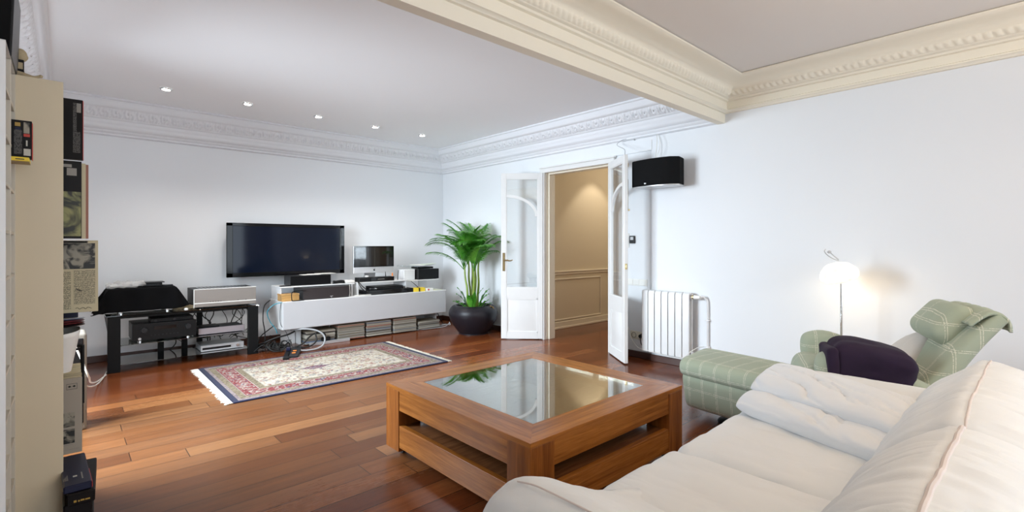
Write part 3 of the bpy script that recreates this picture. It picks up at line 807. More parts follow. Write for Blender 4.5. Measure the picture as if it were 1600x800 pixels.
m.box(4.628, 4.67, 2.222, 2.258, .50, .512, .002); m.box(4.628, 4.67, 2.222, 2.258, .235, .25, .002)
build('supply_pipe', m, M_rad, t)
for yy in (2.80, 2.55):
    for zz in (.62, .2): build('bracket', MB().box(4.630, 4.669, yy - .008, yy + .008, zz, zz + .03, .002), M_rad, t)

# ---------------------------------------------------------------- wall speaker
t = thing('wall_speaker', 'black surround speaker hung high on the wall beside the door', 'speaker', (4.60, 2.70, 1.84))
zb, zt = 1.845, 2.118
poly = [(4.405, 2.945), (4.375, 2.83), (4.362, 2.70), (4.368, 2.58), (4.39, 2.49), (4.455, 2.43), (4.60, 2.46), (4.60, 2.88)]
m = MB().prism(poly, 'z', zb, zt, bev=.006); build('cabinet', m, M_grille, t)
# rotate the small emblem onto the front face
m = MB(); m.box(4.354, 4.364, 2.745, 2.765, 1.862, 1.876, .001); build('emblem', m, M_silver2, t, label='small silver emblem')
m = MB(); m.prism(poly, 'z', zb - .008, zb + .001); build('underside', m, M_silver2, t, label='grey bottom panel')
m = MB(); m.box(4.60, 4.67, 2.62, 2.72, 1.93, 2.03, .004); m.cyl((4.6, 2.67, 1.98), (4.665, 2.67, 1.98), .02)
build('bracket', m, M_blackmetal, t)
m = MB()
m.tube([(4.655, 2.80, 2.425), (4.62, 2.775, 2.36), (4.60, 2.77, 2.26), (4.60, 2.79, 2.118)], .0035, n=6)
m.tube([(4.655, 2.80, 2.425), (4.60, 2.74, 2.38), (4.58, 2.72, 2.26), (4.58, 2.78, 2.118)], .0025, n=6)
tag = build('speaker_cable', m, M_whitecable, None, label='twisted pale cable looping down to the black wall speaker', cat='cable')
# telephone style wire hanging over the door leaf, and outline of a blanked duct
m = MB(); m.tube([(4.64, 3.17, 2.43), (4.63, 3.235, 2.418), (4.56, 3.24, 2.36), (4.44, 3.06, 2.27), (4.34, 2.985, 2.19)], .003, n=6)
m.tube([(4.662, 3.235, 2.415), (4.662, 3.08, 2.415)], .003, n=6, smooth=0); m.ball((4.66, 3.08, 2.41), .008, n=6)
build('door_wire', m, M_greycable, None, label='thin grey wire hooked from the cornice down to the open door leaf', cat='wire')
m = MB(); m.box(4.664, 4.669, 2.866, 2.871, 2.272, 2.38)
m.box(4.664, 4.669, 2.871, 3.03, 2.272, 2.277)
struct('trim_7', m, M_door)

# ---------------------------------------------------------------- switches, sockets, thermostat
XW = XB + .02
t = thing('light_switch', 'white row of three wide light switches above the radiator', 'light switch', (XW, 3.05, .80))
m = MB(); m.box(XW - .010, XW, 2.935, 3.21, .795, .868, .003); build('plate', m, M_plastic, t)
for yy in (2.985, 3.065, 3.145): build('rocker', MB().box(XW - .014, XW - .010, yy - .032, yy + .032, .806, .857, .002), M_plastic, t)
t = thing('thermostat', 'small dark grey wall thermostat with a pale display', 'thermostat', (XW, 3.12, 1.26))
build('case', MB().box(XW - .022, XW, 3.085, 3.152, 1.262, 1.347, .005), M_spkside, t)
build('display', MB().box(XW - .0235, XW - .0215, 3.10, 3.138, 1.30, 1.335), M_silver2, t)
m = MB(); m.box(XW - .012, XW, 3.165, 3.205, 1.215, 1.375, .003); m.box(XW - .015, XW - .012, 3.172, 3.198, 1.26, 1.33, .001)
build('wall_plate', m, M_plastic, None, label='narrow white wall plate just behind the open door edge', cat='wall plate')
t = thing('wall_socket', 'ivory wall socket low behind the radiator end', 'socket', (XW, 3.10, .21))
m = MB(); m.box(XW - .008, XW, 3.05, 3.15, .20, .29, .004); build('plate', m, M_ivory, t)
rot = Matrix.Rotation(R(-90), 4, 'Y')
m = MB().lathe([(.0, -.002), (.026, -.002), (.026, .004), (.031, .004), (.031, 0)], (XW - .009, 3.10, .245), 24, mat=rot); build('well', m, M_greybeige, t)
t = thing('wall_socket', 'wall socket holding a black plug, next to the radiator', 'socket', (XW, 3.00, .21))
m = MB(); m.box(XW - .008, XW, 2.95, 3.05, .20, .29, .004); build('plate', m, M_ivory, t)
t2 = thing('plug', 'round black power plug in the socket beside the radiator', 'plug', (XW - .03, 3.0, .22))
m = MB(); m.cyl((XW - .008, 3.0, .245), (XW - .045, 3.0, .245), .026, .02, n=20); m.tube([(XW - .04, 3.0, .23), (XW - .04, 2.99, .17), (XW - .02, 2.97, .13)], .004)
build('body', m, M_black, t2)
m = MB(); m.tube([(4.66, 3.24, .62), (4.65, 3.17, .36), (4.64, 3.11, .22), (4.60, 3.02, .15), (4.535, 2.92, .14), (4.53, 2.80, .135), (4.53, 2.60, .115), (4.53, 2.45, .12), (4.52, 2.36, .19), (4.55, 2.30, .24), (4.62, 2.26, .25)], .0035, n=6)
build('thin_cable', m, M_whitecable, None, label='thin white cable trailing across the foot of the radiator', cat='cable')
# ---------------------------------------------------------------- sofa
t = thing('sofa', 'white loose-covered two-seat sofa with padded sloping arms in the foreground', 'sofa', (1.84, .42, 0))
def soft(v, amp, sc, seed):
    s = v * sc + Vector((seed, seed * 1.7, 0))
    return amp * (noise.noise(s) * .6 + noise.noise(s * 2.1) * .3 + noise.noise(s * 4.3) * .15)
def place_box(mb, c, rot=(0, 0, 0)):
    return mb.xf(Matrix.Translation(c) @ (Matrix.Rotation(rot[2], 4, 'Z') @ Matrix.Rotation(rot[1], 4, 'Y') @ Matrix.Rotation(rot[0], 4, 'X')))
build('base', place_box(rounded_box(2.02, 1.00, .27, .05, 8, 0, .006), (1.84, .43, .175)), M_sofa, t)
build('back_frame', place_box(rounded_box(2.06, .20, .66, .07, 8, 0, .006), (1.84, -.03, .39)), M_sofa, t)
m = MB()
for x in (.92, 2.76):
    for y in (.0, .86): m.cyl((x, y, 0), (x, y, .05), .025, .03)
for x in (.92, 2.76):
    for y in (.0, .86): build('foot', MB().cyl((x, y, 0), (x, y, .05), .025, .03), M_tabZ, t)
def ridge(a, b, sa, sb, seed, amp):
    q = noise.noise(Vector((a * sa + seed, b * sb + 1.7 * noise.noise(Vector((a * 3, b * 3, seed))), seed)))
    return -amp * max(0, 1 - abs(q) * 5) ** 1.5
# seat cushions: front edge y~1.0, top z~.46
def seat(x0, x1, seed):
    mb = rounded_box(x1 - x0, .80, .17, .06, 50, .018, .0)
    c = Vector(((x0 + x1) / 2, .605, .375))
    def f(v):
        k = max(0, v.z / .09)
        e = min(1, max(0, (x1 - x0) / 2 - abs(v.x)) / .12)
        # long creases running across the seat
        ph = v.y * 16 + math.sin(v.x * 5 + seed) * 1.2 + noise.noise(v * 3 + Vector((seed, 0, 0))) * 3
        v.z += k * (-.003 * abs(math.sin(ph)) * e + soft(v, .010, 3.2, seed) + ridge(v.x + .25 * v.y * v.x, v.y, 6, 1.6, seed, .008))
        v.y += soft(v, .008, 4, seed + 3)
        return v + c
    return mb.warp(f)
build('seat_cushion', seat(1.10, 1.772, 1.0), M_sofa, t)
build('seat_cushion', seat(1.774, 2.56, 5.0), M_sofa, t)
# back cushions: front face from (y .38, z .46) up to the seam (y .15, z .79), soft top behind
def back(x0, x1, seed, top, bulge=0.0):
    prof = [(.385, .44), (.405, .49), (.392, .545), (.355, .62), (.305, .685), (.245, .735), (.190, top - .008), (.150, top), (.09, top - .004), (.02, top - .03), (-.06, top - .09), (-.09, top - .2), (-.05, .60), (.05, .50), (.18, .445)]
    cl = catmull([Vector((0, y, z)) for y, z in prof] , 3, True)
    n = len(cl); nu = 110; cy = .14; cz = .62
    tb = bmesh.new(); rows = []
    for i in range(nu + 1):
        u = i / nu; a = (u - .5) * 2
        e = (1 - abs(a) ** 7) ** .34 if abs(a) < 1 else 0
        sc = .30 + .70 * e
        row = []
        for p in cl:
            y = cy + (p.y - cy) * sc; z = cz + (p.z - cz) * sc
            x = x0 + (x1 - x0) * u
            v = Vector((x, y, z))
            # gathers running from the seam
            g = math.sin(x * 62 + 3 * noise.noise(v * 4)) * .0022 * e + math.sin(x * 23 + seed + 2 * z * 6) * .004 * e + ridge(x, y + z, 15, 1.8, seed, .007) * e * (1 if abs(y - .15) > .03 else .2)
            h = soft(v, .012, 5, seed)
            d = Vector((0, y - cy, z - cz)).normalized()
            row.append(tb.verts.new(v + d * (g + h + bulge * e * (1 - a * a))))
        rows.append(row)
    for i in range(nu):
        for k in range(n): tb.faces.new((rows[i][k], rows[i + 1][k], rows[i + 1][(k + 1) % n], rows[i][(k + 1) % n]))
    tb.faces.new(rows[0][::-1]); tb.faces.new(rows[-1])
    m = MB(); m._add(tb)
    # seam path = profile point 7 across x
    k = 7 * 3; seam = [rows[0][k]] if False else None
    return m
def back_seam(x0, x1, seed, top, ky=.150):
    pts = []
    cy, cz = .14, .62
    for i in range(25):
        u = .015 + .97 * i / 24; a = (u - .5) * 2; e = (1 - abs(a) ** 7) ** .34; sc = .30 + .70 * e
        x = x0 + (x1 - x0) * u; v = Vector((x, cy + (ky - cy) * sc, cz + (top - cz) * sc))
        g = math.sin(x * 62 + 3 * noise.noise(v * 4)) * .0022 * e + math.sin(x * 23 + seed + 2 * v.z * 6) * .004 * e
        pts.append(v + Vector((0, .03, 1)).normalized() * (g + soft(v, .012, 5, seed)))
    return pts
for x0, x1, sd, top, r in ((.86, 1.825, 2.0, .775, .0065), (1.765, 2.84, 9.0, .790, .0038)):
    b = build('back_cushion', back(x0, x1, sd, top), M_sofa, t)
    build('piping', MB().tube(back_seam(x0, x1, sd, top), r, n=8, smooth=3), M_piping, b, label='raised seam piping')
# arms: upright core plus a padded top that slopes down towards the seat
for s, cx in ((-1, .90), (1, 2.80)):
    a = build('arm', place_box(rounded_box(.20, 1.02, .50, .08, 12, .0, .006, seed=s), (cx, .46, .30)), M_sofa, t)
def pad(prof, y0, y1, seed, amp=.008, nu=90):
    """closed cross-section in (x, z), lofted along y and closed softly at both ends"""
    cl = catmull([Vector((x, 0, z)) for x, z in prof], 4, True); n = len(cl)
    cx = sum(p.x for p in cl) / n; cz = sum(p.z for p in cl) / n
    tb = bmesh.new(); rows = []
    for i in range(nu + 1):
        u = i / nu; a = (u - .5) * 2; a = math.sin(a * PI / 2)
        e = (1 - abs(a) ** 6) ** .4 if abs(a) < 1 else 0
        row = []
        for p in cl:
            v = Vector((cx + (p.x - cx) * (.86 + .14 * e), (y0 + y1) / 2 + (y1 - y0) / 2 * a, cz + (p.z - cz) * (.25 + .75 * e) + (p.x - cx) * 0))
            # keep slope at the ends
            v.z = v.z + 0
            d = Vector((v.x - cx, 0, v.z - cz)); d = d.normalized() if d.length > 1e-6 else Vector((0, 0, 1))
            v += d * (soft(v, amp, 5.5, seed) + ridge(v.x, v.y, 8, 4, seed, .006))
            row.append(tb.verts.new(v))
        rows.append(row)
    for i in range(nu):
        for k in range(n): tb.faces.new((rows[i][k], rows[i + 1][k], rows[i + 1][(k + 1) % n], rows[i][(k + 1) % n]))
    tb.faces.new(rows[0][::-1]); tb.faces.new(rows[-1])
    m = MB(); m._add(tb); return m
def slab(mid, th, y0, y1, seed, amp=.008, nu=80, ns=60, round_end=.07):
    """soft slab following a mid line in (x, z) with given half thickness, lofted along y; thin pinched rim all round"""
    cl = catmull([Vector((x, 0, z)) for x, z in mid], 8); n = len(cl) - 1
    m = MB()
    def at(s):
        k = s * n; i = min(n - 1, int(k)); f = k - i
        p = cl[i].lerp(cl[i + 1], f); tan = (cl[i + 1] - cl[i]).normalized(); return p, Vector((-tan.z, 0, tan.x))
    tb = bmesh.new(); top = []; bot = []
    for i in range(nu + 1):
        a = math.sin(((i / nu) - .5) * PI); rt = []; rb = []
        for j in range(ns + 1):
            b = math.sin(((j / ns) - .5) * PI)
            p, nr = at((b + 1) / 2)
            if nr.z < 0: nr = -nr
            h = th * (max(0, 1 - abs(a) ** 8) * max(0, 1 - abs(b) ** 6)) ** .5
            y = (y0 + y1) / 2 + (y1 - y0) / 2 * a * (1 - .03 * b * b)
            v = Vector((p.x, y, p.z))
            v += Vector((soft(v, .012, 4, seed + 7), soft(v, .016, 4, seed + 5), 0))
            hh = h + ((soft(v, amp, 6, seed) + ridge(v.x * 1.2 - v.y * .5, v.y, 6, 2.6, seed, .012) + ridge(v.x, v.y, 3.5, 1.5, seed + 9, .012)) if abs(a) < .98 and abs(b) < .98 else 0) * (h / th)
            rt.append(tb.verts.new(v + nr * max(hh, 0))); 
            edge = i in (0, nu) or j in (0, ns)
            rb.append(rt[-1] if edge else tb.verts.new(v - nr * h * .8))
        top.append(rt); bot.append(rb)
    for i in range(nu):
        for j in range(ns):
            tb.faces.new((top[i][j], top[i + 1][j], top[i + 1][j + 1], top[i][j + 1]))
            q = (bot[i][j], bot[i][j + 1], bot[i + 1][j + 1], bot[i + 1][j])
            if len(set(q)) == 4 and not all(x in (top[i][j], top[i][j + 1], top[i + 1][j + 1], top[i + 1][j]) for x in q): tb.faces.new(q)
    m._add(tb); return m
# left arm pad
pl = pad([(.79, .46), (.785, .55), (.81, .620), (.87, .655), (.95, .640), (1.06, .585), (1.18, .522), (1.30, .468), (1.38, .43), (1.34, .40), (1.2, .40), (1.0, .45), (.88, .42)], -.05, 1.01, 3.0, .010)
def trim_inner(v):
    if v.y > .4: v.y -= (v.y - .4) / .6 * .15 * max(0, min(1, (v.x - .98) / .35))
    return v
build('arm_pad', pl.warp(trim_inner), M_sofa, t)
build('piping', MB().tube([(.862, .92, .640), (.862, .86, .652), (.862, .80, .655), (.862, .6, .657), (.862, .3, .657)], .0022, n=6), M_piping, t)
# right arm: rounded roll
pr_ = pad([(2.92, .44), (2.935, .52), (2.91, .58), (2.85, .604), (2.78, .592), (2.70, .562), (2.60, .52), (2.50, .475), (2.44, .43), (2.7, .40)], -.05, .99, 6.0, .006)
build('arm_pad', pr_, M_sofa, t)
# loose cushion, folded over and lying against the right arm
tc = thing('cushion', 'rumpled white pillow folded along its length, lying against the far sofa arm', 'cushion', (2.45, .64, .45))
low = slab([(2.31, .498), (2.37, .508), (2.43, .516), (2.50, .520)], .048, .335, .985, 11.0, .012)
upp = slab([(2.45, .556), (2.52, .582), (2.61, .598), (2.71, .606), (2.79, .600)], .042, .345, .97, 14.0, .010)
def shear(v):   # inner edge runs slightly towards the sofa's middle at the back
    v.x -= (.975 - v.y) * .37; return v
low.warp(shear); upp.warp(shear)
a = build('front_fold', low, M_sofa_b, tc); b = build('rear_fold', upp, M_sofa_b, tc)

# ---------------------------------------------------------------- recliner armchair (local +y is its front)
ch = thing('armchair', 'reclined sage plaid armchair with tall tilted back near the floor lamp', 'armchair', (3.445, .618, 0), R(22.8))
def cush(sx, sy, sz, r, c, rot=(0, 0, 0), n=14, puff=0.0, wr=.006, sd=0):
    return place_box(rounded_box(sx, sy, sz, r, n, puff, wr, seed=sd), c, rot)
build('base', MB().lathe([(0, .0), (.28, 0), (.285, .015), (.27, .03), (.05, .04), (.035, .06), (.035, .26), (0, .26)], (0, .05, 0)), M_blackmetal, ch, local=True)
build('seat', cush(.52, .66, .20, .075, (0, .13, .42), (R(10), 0, 0), puff=.02), M_plaid, ch, local=True)
def arm_mesh(s):
    prof = [(-.30, .34), (-.31, .44), (-.20, .50), (.0, .60), (.22, .685), (.34, .675), (.385, .62), (.375, .48), (.34, .36), (.1, .30), (-.1, .30)]
    cl = catmull([Vector((0, y, z)) for y, z in prof], 4, True)
    m = MB(); tb = bmesh.new(); rows = []
    cy = sum(p.y for p in cl) / len(cl); cz = sum(p.z for p in cl) / len(cl)
    for i in range(11):
        a = math.sin((i / 10 - .5) * PI); e = .80 + .20 * (1 - abs(a) ** 3) ** .5
        rows.append([tb.verts.new((s * .325 + a * .075, cy + (p.y - cy) * e, cz + (p.z - cz) * e)) for p in cl])
    n = len(cl)
    for i in range(10):
        for k in range(n): tb.faces.new((rows[i][k], rows[i + 1][k], rows[i + 1][(k + 1) % n], rows[i][(k + 1) % n]))
    tb.faces.new(rows[0][::-1]); tb.faces.new(rows[-1]); m._add(tb); return m
for s in (-1, 1): build('arm', arm_mesh(s), M_plaid, ch, local=True)
# back: lofted profile along its height, gently curved side view
def back_shell():
    side = [(-.07, .40, .060), (-.13, .50, .060), (-.195, .60, .056), (-.26, .70, .050), (-.325, .79, .044), (-.385, .865, .038), (-.42, .90, .030)]
    m = MB()
    prof = catmull([Vector((y, z, h)) for y, z, h in side], 5); n = len(prof)
    def pt(u, v):
        k = u * (n - 1); i = min(n - 2, int(k)); f = k - i; p = prof[i].lerp(prof[i + 1], f)
        tn = (prof[i + 1] - prof[i]); tn.z = 0; tn.normalize()          # (dy, dz)
        nr = Vector((tn.y, -tn.x))
        if nr.x < 0: nr = -nr                                           # points to the front
        a = v * 2 * PI
        cx = math.cos(a); sx_ = math.sin(a)
        sq = lambda c, e: math.copysign(abs(c) ** e, c)
        e = 1 - max(0, u - .93) / .07 * .25
        e2 = 1 - max(0, .05 - u) / .05 * .2
        w = .275 * e * e2; h = p.z * (1 if u < .97 else .6)
        xx = w * sq(cx, .28); nn = h * sq(sx_, .5)
        v3 = Vector((xx, p.x + nr.x * nn, p.y + nr.y * nn))
        return v3 + Vector((0, 0, soft(v3, .006, 6, 2)))
    m.grid(pt, 40, 48)
    bmesh.ops.remove_doubles(m.bm, verts=m.bm.verts, dist=1e-5)
    be = [e for e in m.bm.edges if e.is_boundary]
    bmesh.ops.holes_fill(m.bm, edges=be, sides=0)
    return m
build('backrest', back_shell(), M_plaid, ch, local=True)
# flap of fabric folded over the top edge
m = MB()
def flap(u, v):
    path = [(-.285, .865), (-.325, .905), (-.365, .930), (-.405, .925), (-.432, .892), (-.438, .845)]
    P = catmull([Vector((0, y, z)) for y, z in path], 4); k = u * (len(P) - 1); i = min(len(P) - 2, int(k)); p = P[i].lerp(P[i + 1], k - i)
    x = (v - .5) * .52; return Vector((x, p.y, p.z - .010 - .012 * (2 * v - 1) ** 4 + .003 * math.sin(v * 30)))
m.grid(flap, 16, 22)
fl = build('head_cover', m, M_plaid, ch, local=True, label='fabric flap folded over the top of the back')
sd = fl.modifiers.new('thickness', 'SOLIDIFY'); sd.thickness = .012; sd.offset = 0
m = cush(.44, .235, .125, .058, (.05, -.268, .825), (R(-50), 0, 0), puff=.012, wr=.006)
# head pillow lies on the upper back, its thickness along the back's normal
build('head_pillow', m, M_plaid, ch, local=True, label='small plaid head pillow')
tl = thing('cushion', 'small grey linen cushion tucked in the plaid armchair', 'cushion', (3.60, .62, .50), R(22.8))
ca = slab([(-.17, -.02), (-.06, .0), (.06, .0), (.17, -.02)], .05, -.17, .17, 21.0, .006, 24, 24)
ca.xf(Matrix.Translation((.02, -.05, .085)) @ Matrix.Rotation(R(-50), 4, 'X') @ Matrix.Rotation(R(35), 4, 'Z'))
build('cover', ca, M_linen, tl, local=True)
# folded purple throw over the near arm
tb_ = thing('throw_blanket', 'dark purple folded velour throw draped over the near arm of the plaid armchair', 'blanket', (3.10, .655, .455), R(22.8))
def tuck(v):
    v.z += .02 * math.sin(v.y * 9 + 1) - .25 * max(0, -v.y - .05) ** 1.5; v.x += .008 * math.sin(v.y * 30 + v.z * 20); return v
build('folded_body', cush(.24, .38, .235, .07, (0, -.03, .155), n=24, wr=.024, sd=31).warp(tuck), M_purple, tb_, local=True)
build('hanging_end', cush(.22, .05, .25, .022, (-.01, .146, .13), (R(-4), 0, R(4)), n=16, wr=.010, sd=12), M_purple, tb_, local=True)

# ---------------------------------------------------------------- footstool
ot = thing('footstool', 'sage plaid upholstered footstool beside the coffee table', 'footstool', (3.46, 1.47, 0), R(-8))
build('base', MB().lathe([(0, 0), (.11, 0), (.112, .012), (.10, .022), (.03, .03), (.025, .05), (.025, .16), (0, .16)], (0, 0, 0)), M_blackmetal, ot, local=True)
m = cush(.50, .68, .25, .055, (0, 0, .215), n=14, wr=.004)
def skew(v): v.y += .28 * v.x * max(0, v.y / .34); return v
def taper(v):
    v = skew(v)
    k = max(0, min(1, (.33 - v.z) / .2)); v.x *= 1 - .10 * k; v.y *= 1 - .05 * k; return v
build('body', m.warp(taper), M_plaid, ot, local=True)
build('top_cushion', cush(.53, .71, .12, .055, (0, 0, .375), n=16, puff=.015, wr=.005).warp(skew), M_plaid, ot, local=True)
# ---------------------------------------------------------------- potted palm
px_, py_ = 4.27, 5.47
t = thing('potted_palm', 'tall green areca palm in a round black pot in the room corner', 'potted plant', (px_, py_, 0))
prof = [(0, 0), (.19, 0), (.20, .012), (.245, .07), (.30, .15), (.335, .23), (.345, .29), (.33, .345), (.295, .385), (.262, .400), (.250, .396), (.250, .375), (.262, .345), (.0, .34)]
pf = catmull([Vector((r, 0, z)) for r, z in prof[:11]], 3)
build('pot', MB().lathe([(p.x, p.z) for p in pf] + [(.243, .385), (.243, .36), (.0, .36)], (px_, py_, 0), 56), M_pot, t)
def soil(u, v):
    r = .25 * u; a = v * 2 * PI; return Vector((px_ + r * math.cos(a), py_ + r * math.sin(a), .368 + .01 * noise.noise(Vector((r * 20 * math.cos(a), r * 20 * math.sin(a), 0)))))
m = MB(); m.grid(soil, 10, 36); bmesh.ops.remove_doubles(m.bm, verts=m.bm.verts, dist=1e-5); build('soil', m, M_soil, t)
rv = Vector((.7373, -.6756, 0)); fv = Vector((.6756, .7373, 0)); O = Vector((px_, py_, 0))
def W(a, b, z): return O + rv * a + fv * b + Vector((0, 0, z))
rnd = random.Random(12)
crowns = []
for a0, b0, a1, b1, zt in ((-.03, .02, -.075, .02, 1.02), (.03, -.03, .035, -.03, .98), (-.06, -.04, -.12, -.05, .95), (.06, .04, .075, .05, 1.05), (0, .07, -.03, .09, 1.05), (.015, -.06, .01, -.08, .92)):
    m = MB(); pts = [W(a0 + (a1 - a0) * k / 6 + .006 * math.sin(k * 1.7 + a0 * 50), b0 + (b1 - b0) * k / 6, .36 + (zt - .36) * k / 6) for k in range(7)]
    m.tube(pts, [.020, .011], n=10, smooth=4)
    for k in range(1, 6): m.lathe([(.0150, -.003), (.0185 - .0012 * k, 0), (.0150, .003)], pts[k], 10)
    build('cane', m, M_stem, t); crowns.append((a1, b1, zt))
def keep_clear(v):
    if v.x > 4.56: v.x = 4.56 + .10 * (1 - math.exp(-(v.x - 4.56) / .16))
    return v
def frond(name, base, az, el0, L, droop, nleaf=26, lw=.016, ll=.24, vee=.55):
    """arching rachis with two ranks of narrow leaflets"""
    m = MB(); hor = rv * math.cos(az) + fv * math.sin(az); P = [base.copy()]; n = 24; el = el0
    for i in range(n):
        el = el0 - droop * (i / n) ** 1.5
        P.append(P[-1] + (hor * math.cos(el) + Vector((0, 0, math.sin(el)))) * (L / n))
    m.tube(P, [.006, .0012], n=6, smooth=0)
    tb = bmesh.new()
    for k in range(nleaf):
        u = .22 + .78 * k / (nleaf - 1); i = min(n - 1, int(u * n)); p = P[i].lerp(P[i + 1], u * n - i)
        tn = (P[i + 1] - P[i]).normalized(); side = tn.cross(Vector((0, 0, 1))); side = side.normalized() if side.length > .05 else hor.cross(Vector((0, 0, 1))).normalized(); up = side.cross(tn).normalized()
        for s in (-1, 1):
            l = ll * (math.sin(PI * min(1, .18 + .82 * u * .93)) ** .55) * rnd.uniform(.85, 1.1)
            d = (tn * (.75 + .55 * u) + side * s * (.95 - .35 * u) + up * vee).normalized()
            wdt = lw * rnd.uniform(.8, 1.15); sd = tn.cross(d).cross(d); sd = (tn - d * tn.dot(d)).normalized()
            prev = None; q = p.copy(); dd = d.copy()
            for j in range(7):
                f = j / 6; wj = wdt * (math.sin(PI * min(1, .12 + f * .88)) ** .7) * (1 if j < 6 else 0.02)
                a = tb.verts.new(q + sd * wj * .5); c = tb.verts.new(q + up * wj * .0 - Vector((0, 0, wj * .18))); b = tb.verts.new(q - sd * wj * .5)
                if prev: tb.faces.new((prev[0], a, c, prev[1])); tb.faces.new((prev[1], c, b, prev[2]))
                prev = (a, c, b); dd = (dd + Vector((0, 0, -.16 - .1 * f))).normalized(); q = q + dd * (l / 6)
    m._add(tb); m.warp(keep_clear)
    return build(name, m, M_leaf, t, norm=False)
spec = []
pr = random.Random(21)
for k in range(34):
    az = 2 * PI * (k * .382) + pr.uniform(-.3, .3); q = (k % 34) / 34
    spec.append((az, 89 - 26 * q ** 1.2 + pr.uniform(-4, 4), .60 + .10 * math.cos(az - PI) * -1 * -1 * .5 + pr.uniform(-.05, .06), 45 + 45 * q + pr.uniform(-10, 12), k % 6))
spec += [(PI, 66, .74, 100, 0), (PI * .95, 72, .70, 95, 2), (PI * 1.05, 50, .58, 62, 2), (.05, 62, .60, 75, 3)]
for az, el, L, dr, c in spec:
    a, b, z = crowns[c]; frond('frond', W(a, b, z - .06), az, R(el), L, R(dr), nleaf=34, lw=.011, ll=.20, vee=.35)
# short broad leaves and small shoots at the foot
def blade(az, el, L, wd, a, b, z=.37, droop=.5):
    m = MB(); hor = rv * math.cos(az) + fv * math.sin(az); q = W(a, b, z); tb = bmesh.new(); prev = None; side = hor.cross(Vector((0, 0, 1)))
    for j in range(11):
        f = j / 10; w_ = wd * math.sin(PI * min(1, .10 + .9 * f)) ** .8 * (1 if j < 10 else .03); e = R(el) - droop * f * f * 1.6
        d = hor * math.cos(e) + Vector((0, 0, math.sin(e)))
        ru = .012 * math.sin(j * 2.1)
        A = tb.verts.new(q + side * w_ * .5 + Vector((0, 0, ru))); Cc = tb.verts.new(q - d.cross(side) * w_ * .0 + Vector((0, 0, -w_ * .15))); B = tb.verts.new(q - side * w_ * .5 - Vector((0, 0, ru)))
        if prev: tb.faces.new((prev[0], A, Cc, prev[1])); tb.faces.new((prev[1], Cc, B, prev[2]))
        prev = (A, Cc, B); q = q + d * (L / 10)
    m._add(tb); return build('broad_leaf', m, M_leaf, t, norm=False)
for az, el, L, wd, a, b in ((PI * 1.0, 62, .26, .07, -.07, -.06), (PI * .95, 74, .32, .08, -.08, -.03), (0.1, 62, .26, .10, .06, -.08), (.3, 72, .30, .10, .08, -.02), (-.4, 50, .2, .09, .09, -.1),
                            (PI * 1.15, 45, .2, .06, -.08, -.08), (-1.2, 78, .26, .08, 0, -.10), (-1.8, 70, .24, .08, -.03, -.1), (PI * .9, 35, .2, .06, -.12, -.02), (.0, 80, .3, .08, .03, -.06), (-.2, 35, .16, .07, .12, -.05)):
    blade(az, el, L, wd, a, b)
m = MB(); tbm = blade(0.0, 12, .12, .035, .19, -.14, .385, .9); tbm.data.materials.clear(); tbm.data.materials.append(plain('withered_leaf', (.62, .34, .05), .7)); tbm['label'] = 'withered orange leaf'; tbm.name = 'withered_leaf'
# ---------------------------------------------------------------- television
t = thing('television', 'large black flat-screen television on the wall above the white cabinet', 'television', (2.16, 6.62, .853))
x0, x1, z0, z1 = 1.434, 2.885, .853, 1.512; yf = 6.60
build('housing', MB().box(x0 + .02, x1 - .02, yf + .022, yf + .085, z0 + .02, z1 - .02, .01), M_black, t)
m = MB(); b = .052
m.box(x0, x1, yf, yf + .025, z1 - b * .75, z1, .004); m.box(x0, x1, yf, yf + .025, z0, z0 + b, .004); m.box(x0, x0 + b * 1.3, yf, yf + .025, z0, z1, .004); m.box(x1 - b * 1.3, x1, yf, yf + .025, z0, z1, .004)
build('bezel', m, M_bezel, t)
build('screen', MB().box(x0 + b, x1 - b, yf + .006, yf + .02, z0 + b - .004, z1 - b * .7), M_screen, t)
build('wall_mount', MB().box(1.9, 2.4, yf + .08, YA, 1.05, 1.35, .01), M_blackmetal, t)

# ---------------------------------------------------------------- glass media rack (left)
t = thing('media_rack', 'low black metal media rack with three smoked glass shelves', 'media rack', (.98, 6.35, 0))
build('glass_top', MB().box(.30, 1.648, 6.10, 6.62, .547, .557, .002), M_smoked, t, label='smoked glass top')
build('shelf', MB().box(.395, 1.56, 6.11, 6.58, .255, .263, .001), M_smoked, t); build('shelf', MB().box(.395, 1.56, 6.11, 6.58, .068, .076, .001), M_smoked, t)
build('front_leg', MB().box(.313, .412, 6.102, 6.155, 0, .546, .003), M_blackmetal, t); build('front_leg', MB().box(1.545, 1.648, 6.102, 6.155, 0, .546, .003), M_blackmetal, t)
for x in (.313, 1.618): build('side_bracket', MB().prism([(6.15, .546), (6.60, .546), (6.60, .50), (6.15, .40)], 'x', x, x + .03, bev=.002), M_blackmetal, t)
build('rear_beam', MB().box(.32, 1.64, 6.55, 6.585, .50, .546, .003), M_blackmetal, t)
build('front_rail', MB().box(.412, 1.545, 6.15, 6.17, .518, .546, .002), M_blackmetal, t)
for x in (.765, .985, 1.13): build('rear_post', MB().box(x, x + .055, 6.585, 6.62, .0, .546, .003), M_blackmetal, t)
for x in (.40, 1.535):
    for z in (.248, .061): build('shelf_support', MB().box(x, x + .02, 6.14, 6.62, z, z + .0065), M_blackmetal, t)

